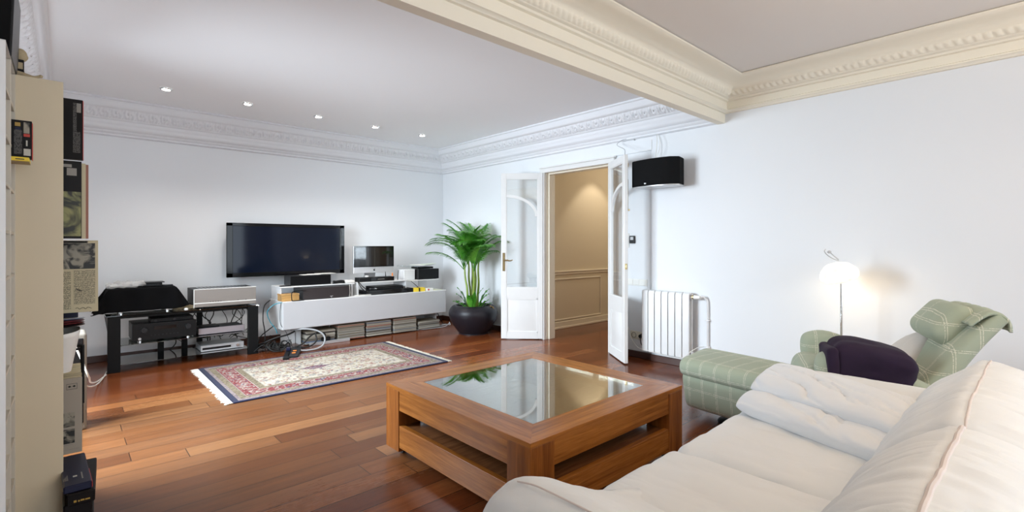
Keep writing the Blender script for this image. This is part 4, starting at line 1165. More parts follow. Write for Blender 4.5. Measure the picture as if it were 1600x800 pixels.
# amplifier
def feet(t, xs, ys, z, r=.018, h=.014, mat=None):
    for x in xs:
        for y in ys: build('foot', MB().cyl((x, y, z), (x, y, z + h), r), mat or M_black, t)
t = thing('amplifier', 'big champagne silver hi-fi amplifier with black sides, on the rack top', 'amplifier', (1.33, 6.35, .557))
feet(t, (1.12, 1.55), (6.22, 6.48), .5575)
build('body', MB().box(1.035, 1.63, 6.165, 6.57, .572, .762, .003), M_black, t)
m = MB(); m.box(1.028, 1.636, 6.15, 6.166, .572, .768, .003); fp = build('front_panel', m, M_silver, t, label='champagne aluminium front panel')
build('trim_bar', MB().box(1.028, 1.636, 6.143, 6.150, .610, .620, .001), M_plastic, t, label='bright groove strip')
build('edge_strip', MB().box(1.026, 1.638, 6.143, 6.150, .762, .770, .001).box(1.024, 1.032, 6.143, 6.150, .572, .770, .001), M_plastic, t, label='bright panel edge')
for x in (1.18, 1.205, 1.23, 1.255, 1.28, 1.45, 1.53): build('button', MB().cyl((x, 6.146, .628), (x, 6.142, .628), .004, n=8), M_black, t)
m = MB()
for k in range(14): m.box(1.10 + k * .036, 1.118 + k * .036, 6.24, 6.50, .762, .7635)
build('top_vents', m, M_blackgloss, t)

# cloth-covered turntable
t = thing('covered_turntable', 'turntable hidden under a black velvet cloth at the left of the rack', 'turntable', (.60, 6.36, .557))
for x, y in ((.42, 6.20), (.80, 6.20), (.42, 6.5), (.80, 6.5)): build('foot', MB().cyl((x, y, .5575), (x, y, .585), .018), M_chrome, t, label='chrome foot')
build('plinth', MB().box(.36, .86, 6.18, 6.54, .585, .80, .01), M_black, t)
def drape(u, v):
    # square cloth over a box: parametrised from the centre outwards
    X = (u - .5) * 2 * .50; Y = (v - .5) * 2 * .42
    hx, hy = .275, .19; zt = .808; 
    ox = max(0, abs(X) - hx); oy = max(0, abs(Y) - hy)
    x = math.copysign(min(abs(X), hx), X); y = math.copysign(min(abs(Y), hy), Y)
    drop = math.hypot(ox, oy) if ox and oy else ox + oy
    x += math.copysign(.20 * ox + (.35 * ox if oy > 0 else 0), X) if ox else 0
    y += math.copysign(.12 * oy, Y) if oy else 0
    wv = .014 * math.sin(X * 26 + 1) * min(1, oy / .1) if oy else 0
    wx = .012 * math.sin(Y * 30) * min(1, ox / .1) if ox else 0
    z = zt - drop * .97 + .003 * noise.noise(Vector((X * 9, Y * 9, 0)))
    return Vector((.60 + x + (wx if X > 0 else -wx), 6.36 + y - wv, max(z, .566 + .012 * math.sin(X * 14 + 1) ** 2 + (.03 if X > .2 else 0) * (X - .2) * 5)))
m = MB(); m.grid(drape, 60, 50); bmesh.ops.subdivide_edges
c = build('cloth', m, M_blackcloth, t, angle=80); sd = c.modifiers.new('thickness', 'SOLIDIFY'); sd.thickness = .004; sd.offset = 1
# things on the cloth
m = rounded_box(.30, .15, .05, .024, 18, .004, .038, 17, 3); place_box(m, (.47, 6.30, .845), (0, R(-3), R(6)))
build('plastic_bag', m, M_bag, None, label='crumpled clear plastic bag lying on the black cloth', cat='plastic bag')
t = thing('record_cleaner', 'flat black device with a ribbed front, lying on the black cloth', 'device', (.68, 6.33, .815))
build('body', MB().box(.60, .765, 6.26, 6.40, .816, .852, .003), M_black, t)
m = MB()
for k in range(9): m.box(.62 + k * .014, .628 + k * .014, 6.256, 6.261, .825, .842)
build('ribs', m, M_spkside, t); build('lid', MB().box(.595, .785, 6.25, 6.41, .853, .862, .002), M_spkside, t)
t = thing('remote_control', 'small grey remote control on the black cloth', 'remote control', (.82, 6.30, .812))
build('body', MB().box(.78, .86, 6.27, 6.32, .8125, .828, .004), M_spkside, t)
m = MB()
for i in range(5):
    for j in range(3): m.box(.79 + i * .013, .797 + i * .013, 6.277 + j * .013, 6.284 + j * .013, .828, .831)
build('buttons', m, M_silver2, t)
# tan shaggy duster and a white knob
m = MB(); rr = random.Random(5)
for k in range(240):
    a = rr.uniform(0, PI); b = rr.uniform(-1, 1); L = rr.uniform(.03, .052)
    c0 = Vector((.955 + .07 * math.cos(a) * .5, 6.26 + .05 * b, .562)); d = Vector((math.cos(a) * 1.1, b * .8, abs(math.sin(a)) * 1.2 + .1)).normalized()
    m.tube([c0, c0 + d * L, c0 + d * L * 1.3 + Vector((.01 * rr.uniform(-1, 1), 0, -.012))], [.0045, .002], n=4, smooth=0)
m.ball((.955, 6.26, .585), .042, (1.1, 1, .62), 8)
build('straw_brush', m, M_tan, None, label='shaggy tan straw brush beside the silver amplifier', cat='brush')
m = MB(); m.lathe([(0, 0), (.016, 0), (.019, .006), (.017, .018), (.008, .024), (0, .024)], (.955, 6.13, .5575), 16)
build('cap', m, M_plastic, None, label='small round white cap lying at the front of the rack top', cat='cap')

# receiver on the middle shelf with a phono stage on it
t = thing('receiver', 'wide black home-cinema receiver with two big dials, on the middle glass shelf', 'receiver', (.77, 6.34, .263))
feet(t, (.57, .98), (6.2, 6.5), .2635, .02, .016, M_chrome)
build('body', MB().box(.508, 1.045, 6.165, 6.55, .28, .448, .003), M_black, t)
build('front_panel', MB().box(.505, 1.05, 6.15, 6.166, .28, .45, .002), M_black, t)
for x in (.60, .975): build('dial', MB().cyl((x, 6.151, .385), (x, 6.128, .385), .028, .025, n=24), M_spkside, t)
build('display', MB().box(.68, .87, 6.148, 6.151, .38, .415), M_blackgloss, t)
for k in range(8): build('button', MB().cyl((.66 + k * .032, 6.150, .325), (.66 + k * .032, 6.145, .325), .006, n=8), M_spkside, t)
build('socket_cap', MB().cyl((.565, 6.15, .30), (.565, 6.146, .30), .013), M_silver2, t)
t = thing('phono_stage', 'slim black box with two small round dials on top of the receiver', 'hi-fi unit', (.85, 6.30, .449))
build('body', MB().box(.66, 1.03, 6.19, 6.42, .4495, .487, .003), M_black, t)
for x in (.70, .86): build('dial', MB().cyl((x, 6.19, .468), (x, 6.18, .468), .012), M_spkside, t, label=None)
t = thing('disc_player', 'slim mauve-silver player on the right of the middle glass shelf', 'disc player', (1.3, 6.38, .263))
feet(t, (1.14, 1.47), (6.24, 6.48), .2635, .014, .008)
build('body', MB().box(1.083, 1.525, 6.215, 6.52, .271, .330, .002), M_black, t); build('front_panel', MB().box(1.078, 1.53, 6.20, 6.216, .268, .335, .003), M_mauve, t)
t = thing('black_tray', 'thin black unit lying on the mauve-silver player', 'hi-fi unit', (1.18, 6.35, .331)); build('body', MB().box(1.09, 1.29, 6.26, 6.45, .3315, .345, .003), M_black, t); build('lid_line', MB().box(1.088, 1.292, 6.258, 6.452, .338, .3395), M_spkside, t)
t = thing('video_recorder', 'silver disc recorder with a black slot and round knob, on the bottom glass shelf', 'disc recorder', (1.31, 6.38, .076))
feet(t, (1.14, 1.48), (6.24, 6.48), .0765, .014, .006)
build('body', MB().box(1.105, 1.518, 6.213, 6.52, .083, .142, .002), M_silver2, t)
build('front_panel', MB().box(1.10, 1.522, 6.20, 6.214, .080, .146, .002), M_silver2, t)
build('disc_slot', MB().box(1.115, 1.39, 6.197, 6.201, .10, .122), M_blackgloss, t)
build('knob', MB().cyl((1.455, 6.20, .113), (1.455, 6.185, .113), .018, .016), M_chrome, t)

# ---------------------------------------------------------------- white media cabinet
t = thing('media_cabinet', 'long white lacquered media cabinet with silvery flap front, standing on a shelved plinth', 'media cabinet', (3.08, 6.35, 0))
CX0, CX1, CY0, CY1, CZ0, CZ1 = 1.912, 4.245, 6.10, 6.60, .238, .568
build('top_panel', MB().box(CX0, CX1, CY0 + .0, CY1, CZ1 - .02, CZ1, .002), M_whitelam, t)
build('bottom_panel', MB().box(CX0, CX1, CY0 + .005, CY1, CZ0 - .006, CZ0 + .012, .002), M_whitelam, t)
for x in (CX0, CX1 - .018): build('side_panel', MB().box(x, x + .018, CY0 + .0, CY1, CZ0 + .012, CZ1 - .02, .0015), M_whitelam, t)
build('back_panel', MB().box(CX0 + .018, CX1 - .018, CY1 - .012, CY1, CZ0 + .012, CZ1 - .02), M_whitelam, t)
build('flap_door', MB().box(CX0 + .003, CX1 - .022, CY0 - .018, CY0 - .001, CZ0 + .002, CZ1 - .004, .002), M_cabface, t, label='long silvery flap door')
# plinth with open compartments
PX0, PX1, PYF = 2.17, 4.19, 6.27
build('plinth_base', MB().box(PX0, PX1, PYF - .01, 6.60, .0, .018, .002), M_whitelam, t)
build('plinth_back', MB().box(PX0, PX1, 6.585, 6.60, .018, .230), M_whitelam, t)
for x in (PX0, 2.575, 2.965, 3.365, 3.765, PX1 - .018): build('divider', MB().box(x, x + .010, PYF + .10 if PX0 < x < 4.1 else PYF - .005, 6.585, .018, .231, .001), M_whitelam, t)
build('end_support', MB().box(1.99, 2.16, 6.42, 6.44, 0, .231, .001), M_whitelam, t)
# magazines in the five compartments
mg = MB(); mg.box(-.180, .180, 0, .255, 0, .0105, .002)
proto = build('magazine', mg, M_mag, None, label='x', cat='magazine')
for v in proto.data.vertices: v.co.z += 0
words = ('left-most pile', 'second pile from the left', 'middle pile', 'second pile from the right', 'right-most pile')
first = True; rr = random.Random(3)
for ci, (xa, xb, cnt) in enumerate(((2.19, 2.572, 14), (2.594, 2.962, 17), (2.984, 3.362, 17), (3.384, 3.762, 17), (3.784, 4.17, 10))):
    for k in range(cnt):
        o = proto if first else proto.copy()
        if not first: C.objects.link(o)
        first = False
        o.location = ((xa + xb) / 2 + rr.uniform(-.005, .005), PYF - .004 + rr.uniform(-.010, .012), .0185 + k * .0112)
        o.rotation_euler = (0, 0, R(rr.uniform(-1.2, 1.2)))
        o['label'] = 'thin magazine lying flat in the %s under the white cabinet' % words[ci]; o['category'] = 'magazine'; o['group'] = 'magazines in the %s under the cabinet' % words[ci]

# raised shelves standing on the cabinet
def riser(name, label, x0, x1, y0, y1, zt, sides, th=.014):
    t = thing(name, label, 'shelf', ((x0 + x1) / 2, (y0 + y1) / 2, CZ1))
    build('board', MB().box(x0, x1, y0, y1, zt - th, zt, .002), M_whitelam, t)
    for s in sides: build('support_panel', MB().box(s, s + .014, y0 + .01, y1 - .01, CZ1 + .0005, zt - th, .001), M_whitelam, t)
    return t
riser('riser_shelf', 'white raised shelf carrying the upper centre speaker at the left of the cabinet', 1.92, 2.86, 6.22, 6.58, .738, (1.925, 2.82))
riser('riser_shelf', 'white raised shelf under the desktop computer', 2.89, 3.64, 6.20, 6.58, .742, (2.895, 3.62))
riser('riser_shelf', 'white raised shelf at the corner end, under the black hi-fi unit', 3.66, 4.33, 6.28, 6.62, .728, (4.10,)) if False else None
t = thing('riser_shelf', 'white raised shelf at the room-corner end under a small black unit', 'shelf', (3.95, 6.45, CZ1))
build('board', MB().box(3.66, 4.235, 6.26, 6.60, .714, .728, .002), M_whitelam, t); build('support_panel', MB().box(4.06, 4.20, 6.565, 6.585, CZ1 + .0005, .714, .001), M_whitelam, t)

def speaker(name, label, x0, x1, y0, y1, z0, z1, mg, bow=.02):
    t = thing(name, label, 'speaker', ((x0 + x1) / 2, (y0 + y1) / 2, z0))
    build('cabinet', MB().box(x0, x1, y0 + .02, y1, z0 + .0005, z1, .003), M_spkside, t)
    m = MB()
    def fr(u, v): return Vector((x0 + .006 + (x1 - x0 - .012) * u, y0 + .02 - bow * (1 - (2 * u - 1) ** 2), z0 + .006 + (z1 - z0 - .012) * v))
    poly = [(x0 + .004, y0 + .021)] + [(x0 + .004 + (x1 - x0 - .008) * k / 12, y0 + .018 - bow * (1 - (k / 6 - 1) ** 2)) for k in range(13)] + [(x1 - .004, y0 + .021)]
    m.prism(poly, 'z', z0 + .006, z1 - .006); build('grille', m, mg, t); return t
t1 = speaker('centre_speaker', 'black centre speaker on the left raised shelf below the television', 2.06, 2.568, 6.27, 6.52, .738, .862, M_grille)
t2 = speaker('centre_speaker', 'brownish-black long centre speaker under the left raised shelf', 2.16, 2.745, 6.12, 6.48, .568, .718, M_grille_b)
m = MB(); m.tube([(2.49, 6.112, .60), (2.50, 6.112, .592), (2.505, 6.112, .578)], .003, n=6); m.tube([(2.485, 6.112, .597), (2.52, 6.112, .600)], .003, n=6); build('emblem', m, M_silver2, t2, label='small silver emblem')
for k in range(3):
    m = MB(); m.box(2.22 + .1 * k, 2.44 + .1 * k, 6.30, 6.46, .8625 + .004 * k, .866 + .004 * k, .001, rot=(0, 0, R(4 * k - 3)))
    build('paper_sheaf', m, M_paper, None, label='pale %s paper sheaf on the upper centre speaker' % ('lowest', 'middle', 'topmost')[k], cat='papers')
t = thing('remote_control', 'slim black remote control on the left end of the raised shelf', 'remote control', (1.99, 6.26, .738))
build('body', MB().box(1.925, 2.055, 6.235, 6.275, .7385, .752, .004), M_black, t)
build('buttons', MB().box(1.94, 2.03, 6.243, 6.267, .752, .7535), M_spkside, t)
t = thing('wooden_box', 'small honey-coloured wooden box on the left front corner of the cabinet', 'box', (2.0, 6.19, CZ1))
build('body', MB().box(1.915, 2.115, 6.14, 6.30, .5685, .638, .002), M_box_wood, t); build('lid', MB().box(1.912, 2.118, 6.137, 6.303, .639, .655, .002), M_box_wood, t)
m = MB(); m.tube([(2.02, 6.10, .575), (2.015, 6.10, .60), (2.015, 6.10, .66), (2.035, 6.10, .683), (2.12, 6.10, .69), (2.18, 6.10, .688)], .0055, n=8)
m.tube([(2.02, 6.10, .575), (2.06, 6.10, .5725), (2.16, 6.105, .573)], .0055, n=8)
build('wire_stand', m, M_black, None, label='bent black wire stand in front of the wooden box', cat='wire stand')
# coil of black lead and papers on shelf
m = MB()
for k in range(6):
    r = .055 - .004 * (k % 3); m.tube([(2.66 + r * 1.5 * math.cos(a), 6.26 + r * .5 * math.sin(a), .746 + .006 * k + .003 * math.sin(3 * a + k)) for a in [i * PI / 8 for i in range(16)]], .004, n=6, closed=True, smooth=2)
build('coiled_cable', m, M_black, None, label='coil of black cable on the raised shelf right of the upper speaker', cat='cable')
m = rounded_box(.13, .08, .035, .014, 8, .004, .012, 18, 6); place_box(m, (2.80, 6.27, .758)); build('crumpled_paper', m, M_paper, None, label='crumpled white paper beside the coil of black cable', cat='paper')
m = rounded_box(.22, .05, .012, .005, 8, 0, .006, 18, 9); place_box(m, (2.93, 6.125, .576)); build('crumpled_paper', m, M_paper, None, label='flat white papers on the cabinet edge under the desktop computer', cat='paper')
m = MB(); m.tube([(2.80, 6.25, .74), (2.785, 6.21, .68), (2.77, 6.17, .60), (2.74, 6.15, .575)], .0045, n=6); build('white_lead', m, M_whitecable, None, label='white lead dropping from the raised shelf beside the brown speaker', cat='cable')
m = MB(); m.tube([(2.90, 6.19, .755), (2.92, 6.13, .70), (2.98, 6.12, .65), (3.03, 6.13, .62)], .006, n=6); m.tube([(2.89, 6.19, .755), (2.90, 6.13, .69), (2.95, 6.11, .63), (3.02, 6.12, .60)], .006, n=6)
build('black_leads', m, M_black, None, label='pair of black leads hanging from the set-top box to the video unit', cat='cable', kind='stuff')

# desktop computer
t = thing('desktop_computer', 'silver all-in-one desktop computer with a dark screen on the raised shelf', 'computer', (3.22, 6.45, .742))
dz = .012
build('foot', MB().box(3.09, 3.33, 6.38, 6.54, .7425, .75, .003), M_alu, t)
m = MB(); m.prism([(6.50, .75), (6.53, .75), (6.475, 1.0), (6.45, 1.0)], 'x', 3.13, 3.29); m.prism([(6.40, .75), (6.52, .75), (6.52, .765)], 'x', 3.13, 3.29); build('stand_neck', m, M_alu, t)
m = MB(); m.box(2.925, 3.535, 6.401, 6.432, .85, 1.226, .004); build('housing', m, M_alu, t)
build('black_border', MB().box(2.925, 3.535, 6.395, 6.4008, .935, 1.2275, .002), M_blackgloss, t)
build('screen', MB().box(2.955, 3.505, 6.3935, 6.3955, .955, 1.205), M_screen2, t)
m = MB(); m.ball((3.23, 6.398, .892), .0125, (1, .25, 1.05)); m.ball((3.24, 6.398, .910), .004, (1, .3, 1)); build('emblem', m, M_black, t, label='small black apple-shaped emblem')
t = thing('set_top_box', 'black set-top unit lying in front of the desktop computer', 'set-top box', (3.2, 6.28, .742))
build('body', MB().box(2.93, 3.455, 6.235, 6.375, .7425, .80, .004), M_black, t)
build('front_window', MB().box(3.10, 3.44, 6.232, 6.236, .752, .79), M_blackgloss, t)
m = text_mb('00 12 34', .016, Vector((3.27, 6.2312, .772)), FRONT) if False else MB().box(3.20, 3.30, 6.2305, 6.2325, .768, .774)
build('indicator', m, M_ink, t)
t = thing('computer_mouse', 'small round white mouse in front of the computer stand', 'mouse', (3.06, 6.26, .80)); m = MB(); m.ball((3.06, 6.28, .812), .028, (1, 1.3, .5)); build('shell', m, M_plastic, t)
t = thing('video_unit', 'wide glossy black video unit under the computer shelf', 'video unit', (3.3, 6.3, CZ1))
feet(t, (3.05, 3.6), (6.17, 6.4), .5685, .015, .008)
build('body', MB().box(2.985, 3.60, 6.13, 6.45, .5765, .632, .004), M_blackgloss, t); build('front_strip', MB().box(3.0, 3.59, 6.127, 6.131, .598, .604), M_spkside, t)
t = thing('video_unit', 'smaller black video unit stacked on the wide glossy one', 'video unit', (3.3, 6.3, .632))
build('body', MB().box(3.12, 3.56, 6.17, 6.44, .6325, .672, .004), M_black, t); build('front_strip', MB().box(3.14, 3.54, 6.167, 6.171, .645, .650), M_spkside, t)
t = thing('game_controller', 'small dark controller lying at the left on the black video unit', 'controller', (3.10, 6.16, .632))
m = MB(); m.ball((3.05, 6.155, .648), .022, (1, .9, .7)); m.ball((3.12, 6.15, .646), .022, (1, .9, .7)); m.box(3.05, 3.12, 6.14, 6.17, .636, .660, .006); build('body', m, M_spkside, t)
build('buttons', MB().ball((3.115, 6.134, .655), .006).ball((3.13, 6.136, .650), .006), M_silver2, t)
t = thing('black_case', 'flat black case at the right of the video units', 'case', (3.66, 6.3, CZ1)); build('body', MB().box(3.605, 3.72, 6.15, 6.36, .5685, .625, .006), M_black, t); build('lid_seam', MB().box(3.6035, 3.7215, 6.1485, 6.3615, .60, .602), M_spkside, t)
# pens, tag, glue
for i, (x, l) in enumerate(((3.355, 'short dark pen standing beside the computer stand'), (3.545, 'long dark stylus leaning at the right edge of the computer'))):
    h = (.065, .135)[i]; m = MB(); m.cyl((x, 6.30, (.801 if i == 0 else .7425)), (x + (.004 if i == 0 else .018), 6.32, (.801 if i == 0 else .7425) + h), .006, .004, n=8)
    build('pen', m, M_blackmetal, None, label=l, cat='pen')
t = thing('glue_tube', 'orange and white tube standing right of the computer stand', 'tube', (3.475, 6.33, .742)); m = MB().cyl((3.475, 6.33, .7425), (3.475, 6.33, .80), .016, .013); build('body', m, M_plastic, t); build('cap', MB().cyl((3.475, 6.33, .8005), (3.475, 6.33, .845), .012, .008), M_orange, t)
t = thing('white_box', 'glossy white box speaker between the computer and the black unit', 'box', (3.76, 6.4, .728))
build('body', MB().box(3.668, 3.855, 6.34, 6.53, .7285, .882, .006), M_whitelam, t); build('edge_line', MB().box(3.6665, 3.8565, 6.36, 6.363, .7275 + .002, .8835), M_cabface, t)
t = thing('headphone_amplifier', 'small black hi-fi unit with thick front plate at the corner end', 'hi-fi unit', (4.06, 6.4, .728))
build('body', MB().box(3.885, 4.20, 6.33, 6.56, .735, .878, .003), M_spkside, t); build('front_plate', MB().box(3.865, 4.232, 6.27, 6.331, .733, .885, .005), M_black, t); build('side_knob', MB().cyl((3.886, 6.44, .79), (3.872, 6.44, .79), .02), M_silver2, t)
for x in (3.90, 4.19): build('foot', MB().box(x - .015, x + .015, 6.30, 6.50, .7285, .734), M_blackmetal, t)
t = thing('record_deck_lid', 'clear acrylic dust cover and grey tray on the small black unit', 'tray', (4.0, 6.42, .885)); build('tray', MB().box(3.90, 4.17, 6.33, 6.53, .8865, .913, .004), M_blackmetal, t); build('acrylic_cover', MB().box(3.64, 4.0, 6.34, 6.50, .913, .935, .002, rot=(0, R(3), 0)), M_acrylic, t)
for k in range(3):
    m = MB(); m.box(3.85 + .05 * k, 4.15 + .04 * k, 6.33, 6.5, .936 + .006 * k, .9395 + .006 * k, .001, rot=(R(2), R(2 - 3 * k), R(8 - 9 * k)))
    build('loose_paper', m, plain('pale_green_paper_%d' % k, ((.72, .76, .68), (.8, .8, .76), (.62, .70, .60))[k], .7), None, label='%s loose paper on the tray at the corner end' % ('lower pale green', 'middle off-white', 'upper greenish')[k], cat='paper')
t = thing('carton', 'small yellow carton on the right end of the cabinet top', 'box', (3.80, 6.2, CZ1)); build('body', MB().box(3.715, 3.90, 6.14, 6.24, .5685, .622, .002, rot=(0, 0, R(-5))), M_yellow, t); build('band', MB().box(3.80, 3.812, 6.125, 6.245, .568, .6235, rot=(0, 0, R(-5))), M_black, t)
t = thing('carton', 'small white carton with a red mark beside the yellow carton', 'box', (3.97, 6.2, CZ1)); build('body', MB().box(3.915, 4.03, 6.12, 6.20, .5685, .608, .002), M_plastic, t); build('red_mark', MB().cyl((3.95, 6.121, .588), (3.95, 6.1185, .588), .013), M_redcard, t)
m = MB(); m.box(4.02, 4.20, 6.13, 6.35, .569, .574, .001, rot=(0, 0, R(6))); build('paper_pad', m, plain('greenish_paper', (.70, .72, .55), .7), None, label='flat greenish paper pad at the corner end of the cabinet', cat='paper')
m = MB(); m.tube([(3.80, 6.40, .72), (3.83, 6.30, .66), (3.87, 6.26, .61), (3.95, 6.30, .578)], .004, n=6); build('thin_lead', m, M_black, None, label='thin black lead dropping behind the yellow carton', cat='cable')

# ---------------------------------------------------------------- leads and power strips on the floor
t = thing('power_strip', 'dark power strip with orange switches lying on the floor by the rug', 'power strip', (1.95, 5.80, 0))
build('body', MB().box(-.055, .055, -.26, .26, .001, .035, .006).xf(Matrix.Rotation(R(-24), 4, 'Z')), M_spkside, t, local=True)
for k in (-.12, .0): build('switch', MB().box(-.02, .02, k - .016, k + .016, .035, .041, .002).xf(Matrix.Rotation(R(-24), 4, 'Z')), M_orange, t, local=True)
t = thing('power_strip', 'long black power strip nearest the rug edge', 'power strip', (1.86, 5.76, 0)); build('body', MB().box(-.03, .03, -.27, .27, .001, .035, .006).xf(Matrix.Rotation(R(-22), 4, 'Z')), M_black, t, local=True); build('plug', MB().box(-.022, .022, .08, .13, .0355, .075, .006).xf(Matrix.Rotation(R(-22), 4, 'Z')), M_navy, t, local=True, label='blue-grey plug')
t = thing('power_strip', 'silver-grey power strip with black plugs in front of the magazine piles', 'power strip', (2.5, 6.1, 0))
build('body', MB().box(2.24, 2.74, 6.10, 6.15, .001, .038, .003), M_silver2, t)
for x in (2.40, 2.47): build('plug', MB().box(x - .02, x + .02, 6.105, 6.145, .0385, .09, .008), M_black, t)
def cable(label, pts, r, mat, name='cable'): build(name, MB().tube(pts, r, n=8), mat, None, label=label, cat='cable')
cable('thick grey hose-like cable looping out in front of the cabinet plinth', [(2.02, 6.16, .215), (2.16, 6.06, .228), (2.28, 5.98, .20), (2.34, 5.93, .13), (2.31, 5.88, .05), (2.22, 5.85, .014), (2.10, 5.84, .012), (2.02, 5.86, .02)], .0105, M_greycable)
cable('thick black cable curling behind the grey hose', [(2.02, 6.0, .035), (2.13, 6.02, .07), (2.21, 6.05, .13), (2.30, 6.07, .165), (2.40, 6.10, .14), (2.43, 6.12, .09)], .010, M_rubber)
cable('second black cable arching beside the silver power strip', [(2.05, 5.98, .02), (2.20, 5.99, .03), (2.28, 6.02, .08), (2.28, 6.05, .16), (2.34, 6.08, .175), (2.42, 6.10, .12)], .009, M_rubber)
cable('black cable running from the rack across to the cabinet end', [(1.66, 6.25, .04), (1.74, 6.15, .11), (1.84, 6.1, .155), (1.98, 6.12, .175), (2.08, 6.2, .19)], .010, M_rubber)
cable('thin black cable rising from the tangle beside the rack', [(1.68, 6.3, .05), (1.72, 6.28, .16), (1.80, 6.25, .235), (1.86, 6.24, .28)], .006, M_rubber)
cable('turquoise network cable falling down the left end of the cabinet', [(1.91, 6.12, .562), (1.82, 6.13, .54), (1.76, 6.16, .46), (1.80, 6.2, .34), (1.86, 6.2, .25), (1.88, 6.2, .19)], .0055, M_blue)
cable('grey cable hanging from the wooden box end of the cabinet', [(1.89, 6.5, .56), (1.80, 6.42, .50), (1.78, 6.4, .34), (1.80, 6.4, .2), (1.80, 6.38, .008)], .006, M_rubber)
cable('thin dark wire down the cabinet side panel', [(1.905, 6.14, .555), (1.895, 6.14, .42), (1.90, 6.13, .30), (1.94, 6.08, .22), (1.97, 6.05, .12), (2.0, 6.0, .03)], .003, M_rubber)
rr = random.Random(8); m = MB()
for k in range(26):
    c = Vector((1.72 + rr.uniform(-.06, .22), 6.17 + rr.uniform(-.14, .12), .02)); pts = []
    a0 = rr.uniform(0, 6.28)
    for j in range(7): pts.append(c + Vector((.11 * math.cos(a0 + j * .8) * rr.uniform(.6, 1.2), .08 * math.sin(a0 + j * .9), abs(rr.gauss(.02, .035)))))
    m.tube(pts, rr.choice((.004, .005, .006)), n=6, smooth=4)
build('cable_tangle', m, M_rubber, None, label='tangle of black leads on the floor between rack and cabinet', cat='cables', kind='stuff')
m = MB()
for k in range(13):
    x = rr.uniform(.85, 1.6); pts = [Vector((x + .05 * math.sin(j * 1.3 + k) + .02 * j * rr.uniform(-1, 1), 6.60 + .03 * math.sin(j + k), .50 - j * (.07 + .01 * (k % 3)))) for j in range(6)]
    m.tube(pts, rr.choice((.004, .006)), n=6, smooth=4)
for k in range(8):
    x = rr.uniform(1.0, 1.45); m.tube([Vector((x + j * .05, 6.54, .235 - .06 * math.sin(j * PI / 5) * rr.uniform(.5, 1.2))) for j in range(6)], .0045, n=6, smooth=4)
build('hanging_leads', m, M_rubber, None, label='black leads hanging behind the media rack shelves', cat='cables', kind='stuff')
m = MB(); m.tube([(2.9, 6.22, .012), (3.3, 6.18, .014), (3.7, 6.17, .012), (4.0, 6.12, .012), (4.22, 6.10, .02), (4.34, 6.15, .05)], .006, n=6); m.tube([(4.18, 6.2, .02), (4.25, 6.12, .045), (4.33, 6.12, .03), (4.36, 6.18, .06)], .007, n=6)
build('floor_cable', m, M_silver2, None, label='pale cable along the floor at the corner end of the plinth', cat='cable', kind='stuff')
m = MB(); m.tube([(4.28, 6.40, .24), (4.26, 6.32, .15), (4.30, 6.28, .05)], .006, n=6); m.tube([(4.27, 6.36, .24), (4.22, 6.33, .14), (4.21, 6.30, .02)], .005, n=6); build('drop_lead', m, M_black, None, label='black leads dropping at the corner end of the cabinet', cat='cable', kind='stuff')
# ---------------------------------------------------------------- bookcase and disc tower at the left edge
YP = 2.60; ZTOP = 1.885; YE = 3.35
t = thing('bookcase', 'tall beige bookcase, its plain side panel facing the camera', 'bookcase', (-.18, 2.97, 0))
build('side_panel', MB().box(-.352, .0, YP, YP + .02, 0, ZTOP, .001), M_cream, t); build('side_panel', MB().box(-.352, -.0, YE - .02, YE, 0, ZTOP, .001), M_cream, t)
build('top_panel', MB().box(-.352, -.002, YP + .02, YE - .02, ZTOP - .02, ZTOP - .001, .001), M_cream, t)
build('back_panel', MB().box(-.354, -.348, YP + .02, YE - .02, 0, ZTOP - .02), M_cream, t)
for z in (.0, .322, .70, .885, 1.255, 1.60): build('shelf', MB().box(-.347, -.004, YP + .02, YE - .02, z, z + .018, .001), M_cream, t)
t = thing('disc_tower', 'narrow white disc tower with small open compartments at the left edge', 'disc tower', (-.24, 2.39, 0))
for y, mt in ((2.18, M_whitelam), (2.385, M_tower), (2.586, M_tower)): build('side_panel', MB().box(-.352, -.132, y, y + .012, 0, ZTOP - .003, .001), mt, t)
build('top_panel', MB().box(-.352, -.132, 2.18, 2.598, ZTOP - .0025, ZTOP - .0005), M_whitelam, t)
build('back_panel', MB().box(-.352, -.346, 2.192, 2.586, 0, ZTOP - .004), M_whitelam, t)
for k in range(12):
    z = .07 + k * .152
    for y0, y1 in ((2.1925, 2.3845), (2.3975, 2.5855)): build('shelf', MB().box(-.345, -.134, y0, y1, z, z + .010), M_tower, t)
# boxed video sticking out of the tower
t = thing('boxed_set', 'small black boxed disc set with a printed back, sticking out of the white tower', 'box', (-.16, 2.46, 1.544))
build('case', MB().box(-.235, -.083, 2.452, 2.482, 1.555, 1.690, .001), M_darkcover, t)
def panel(name, x0, x1, y, z0, z1, mat, par, lab=None): return build(name, MB().box(x0, x1, y - .0012, y, z0, z1), mat, par, label=lab, smooth=False)
panel('orange_print', -.126, -.112, 2.452, 1.668, 1.681, M_gold, t); panel('portrait_print', -.104, -.089, 2.452, 1.645, 1.684, M_photo, t); panel('red_print', -.104, -.088, 2.452, 1.633, 1.643, M_redcard, t)
panel('fine_print', -.128, -.108, 2.452, 1.570, 1.655, M_txtd, t); panel('barcode_label', -.104, -.086, 2.452, 1.566, 1.590, M_inkw, t); panel('pale_print', -.098, -.094, 2.452, 1.600, 1.620, M_inkw, t); panel('blue_print', -.126, -.112, 2.452, 1.655, 1.665, M_navy, t)
build('red_spine', MB().box(-.0828, -.081, 2.4525, 2.4815, 1.552, 1.684), M_redcard, t)
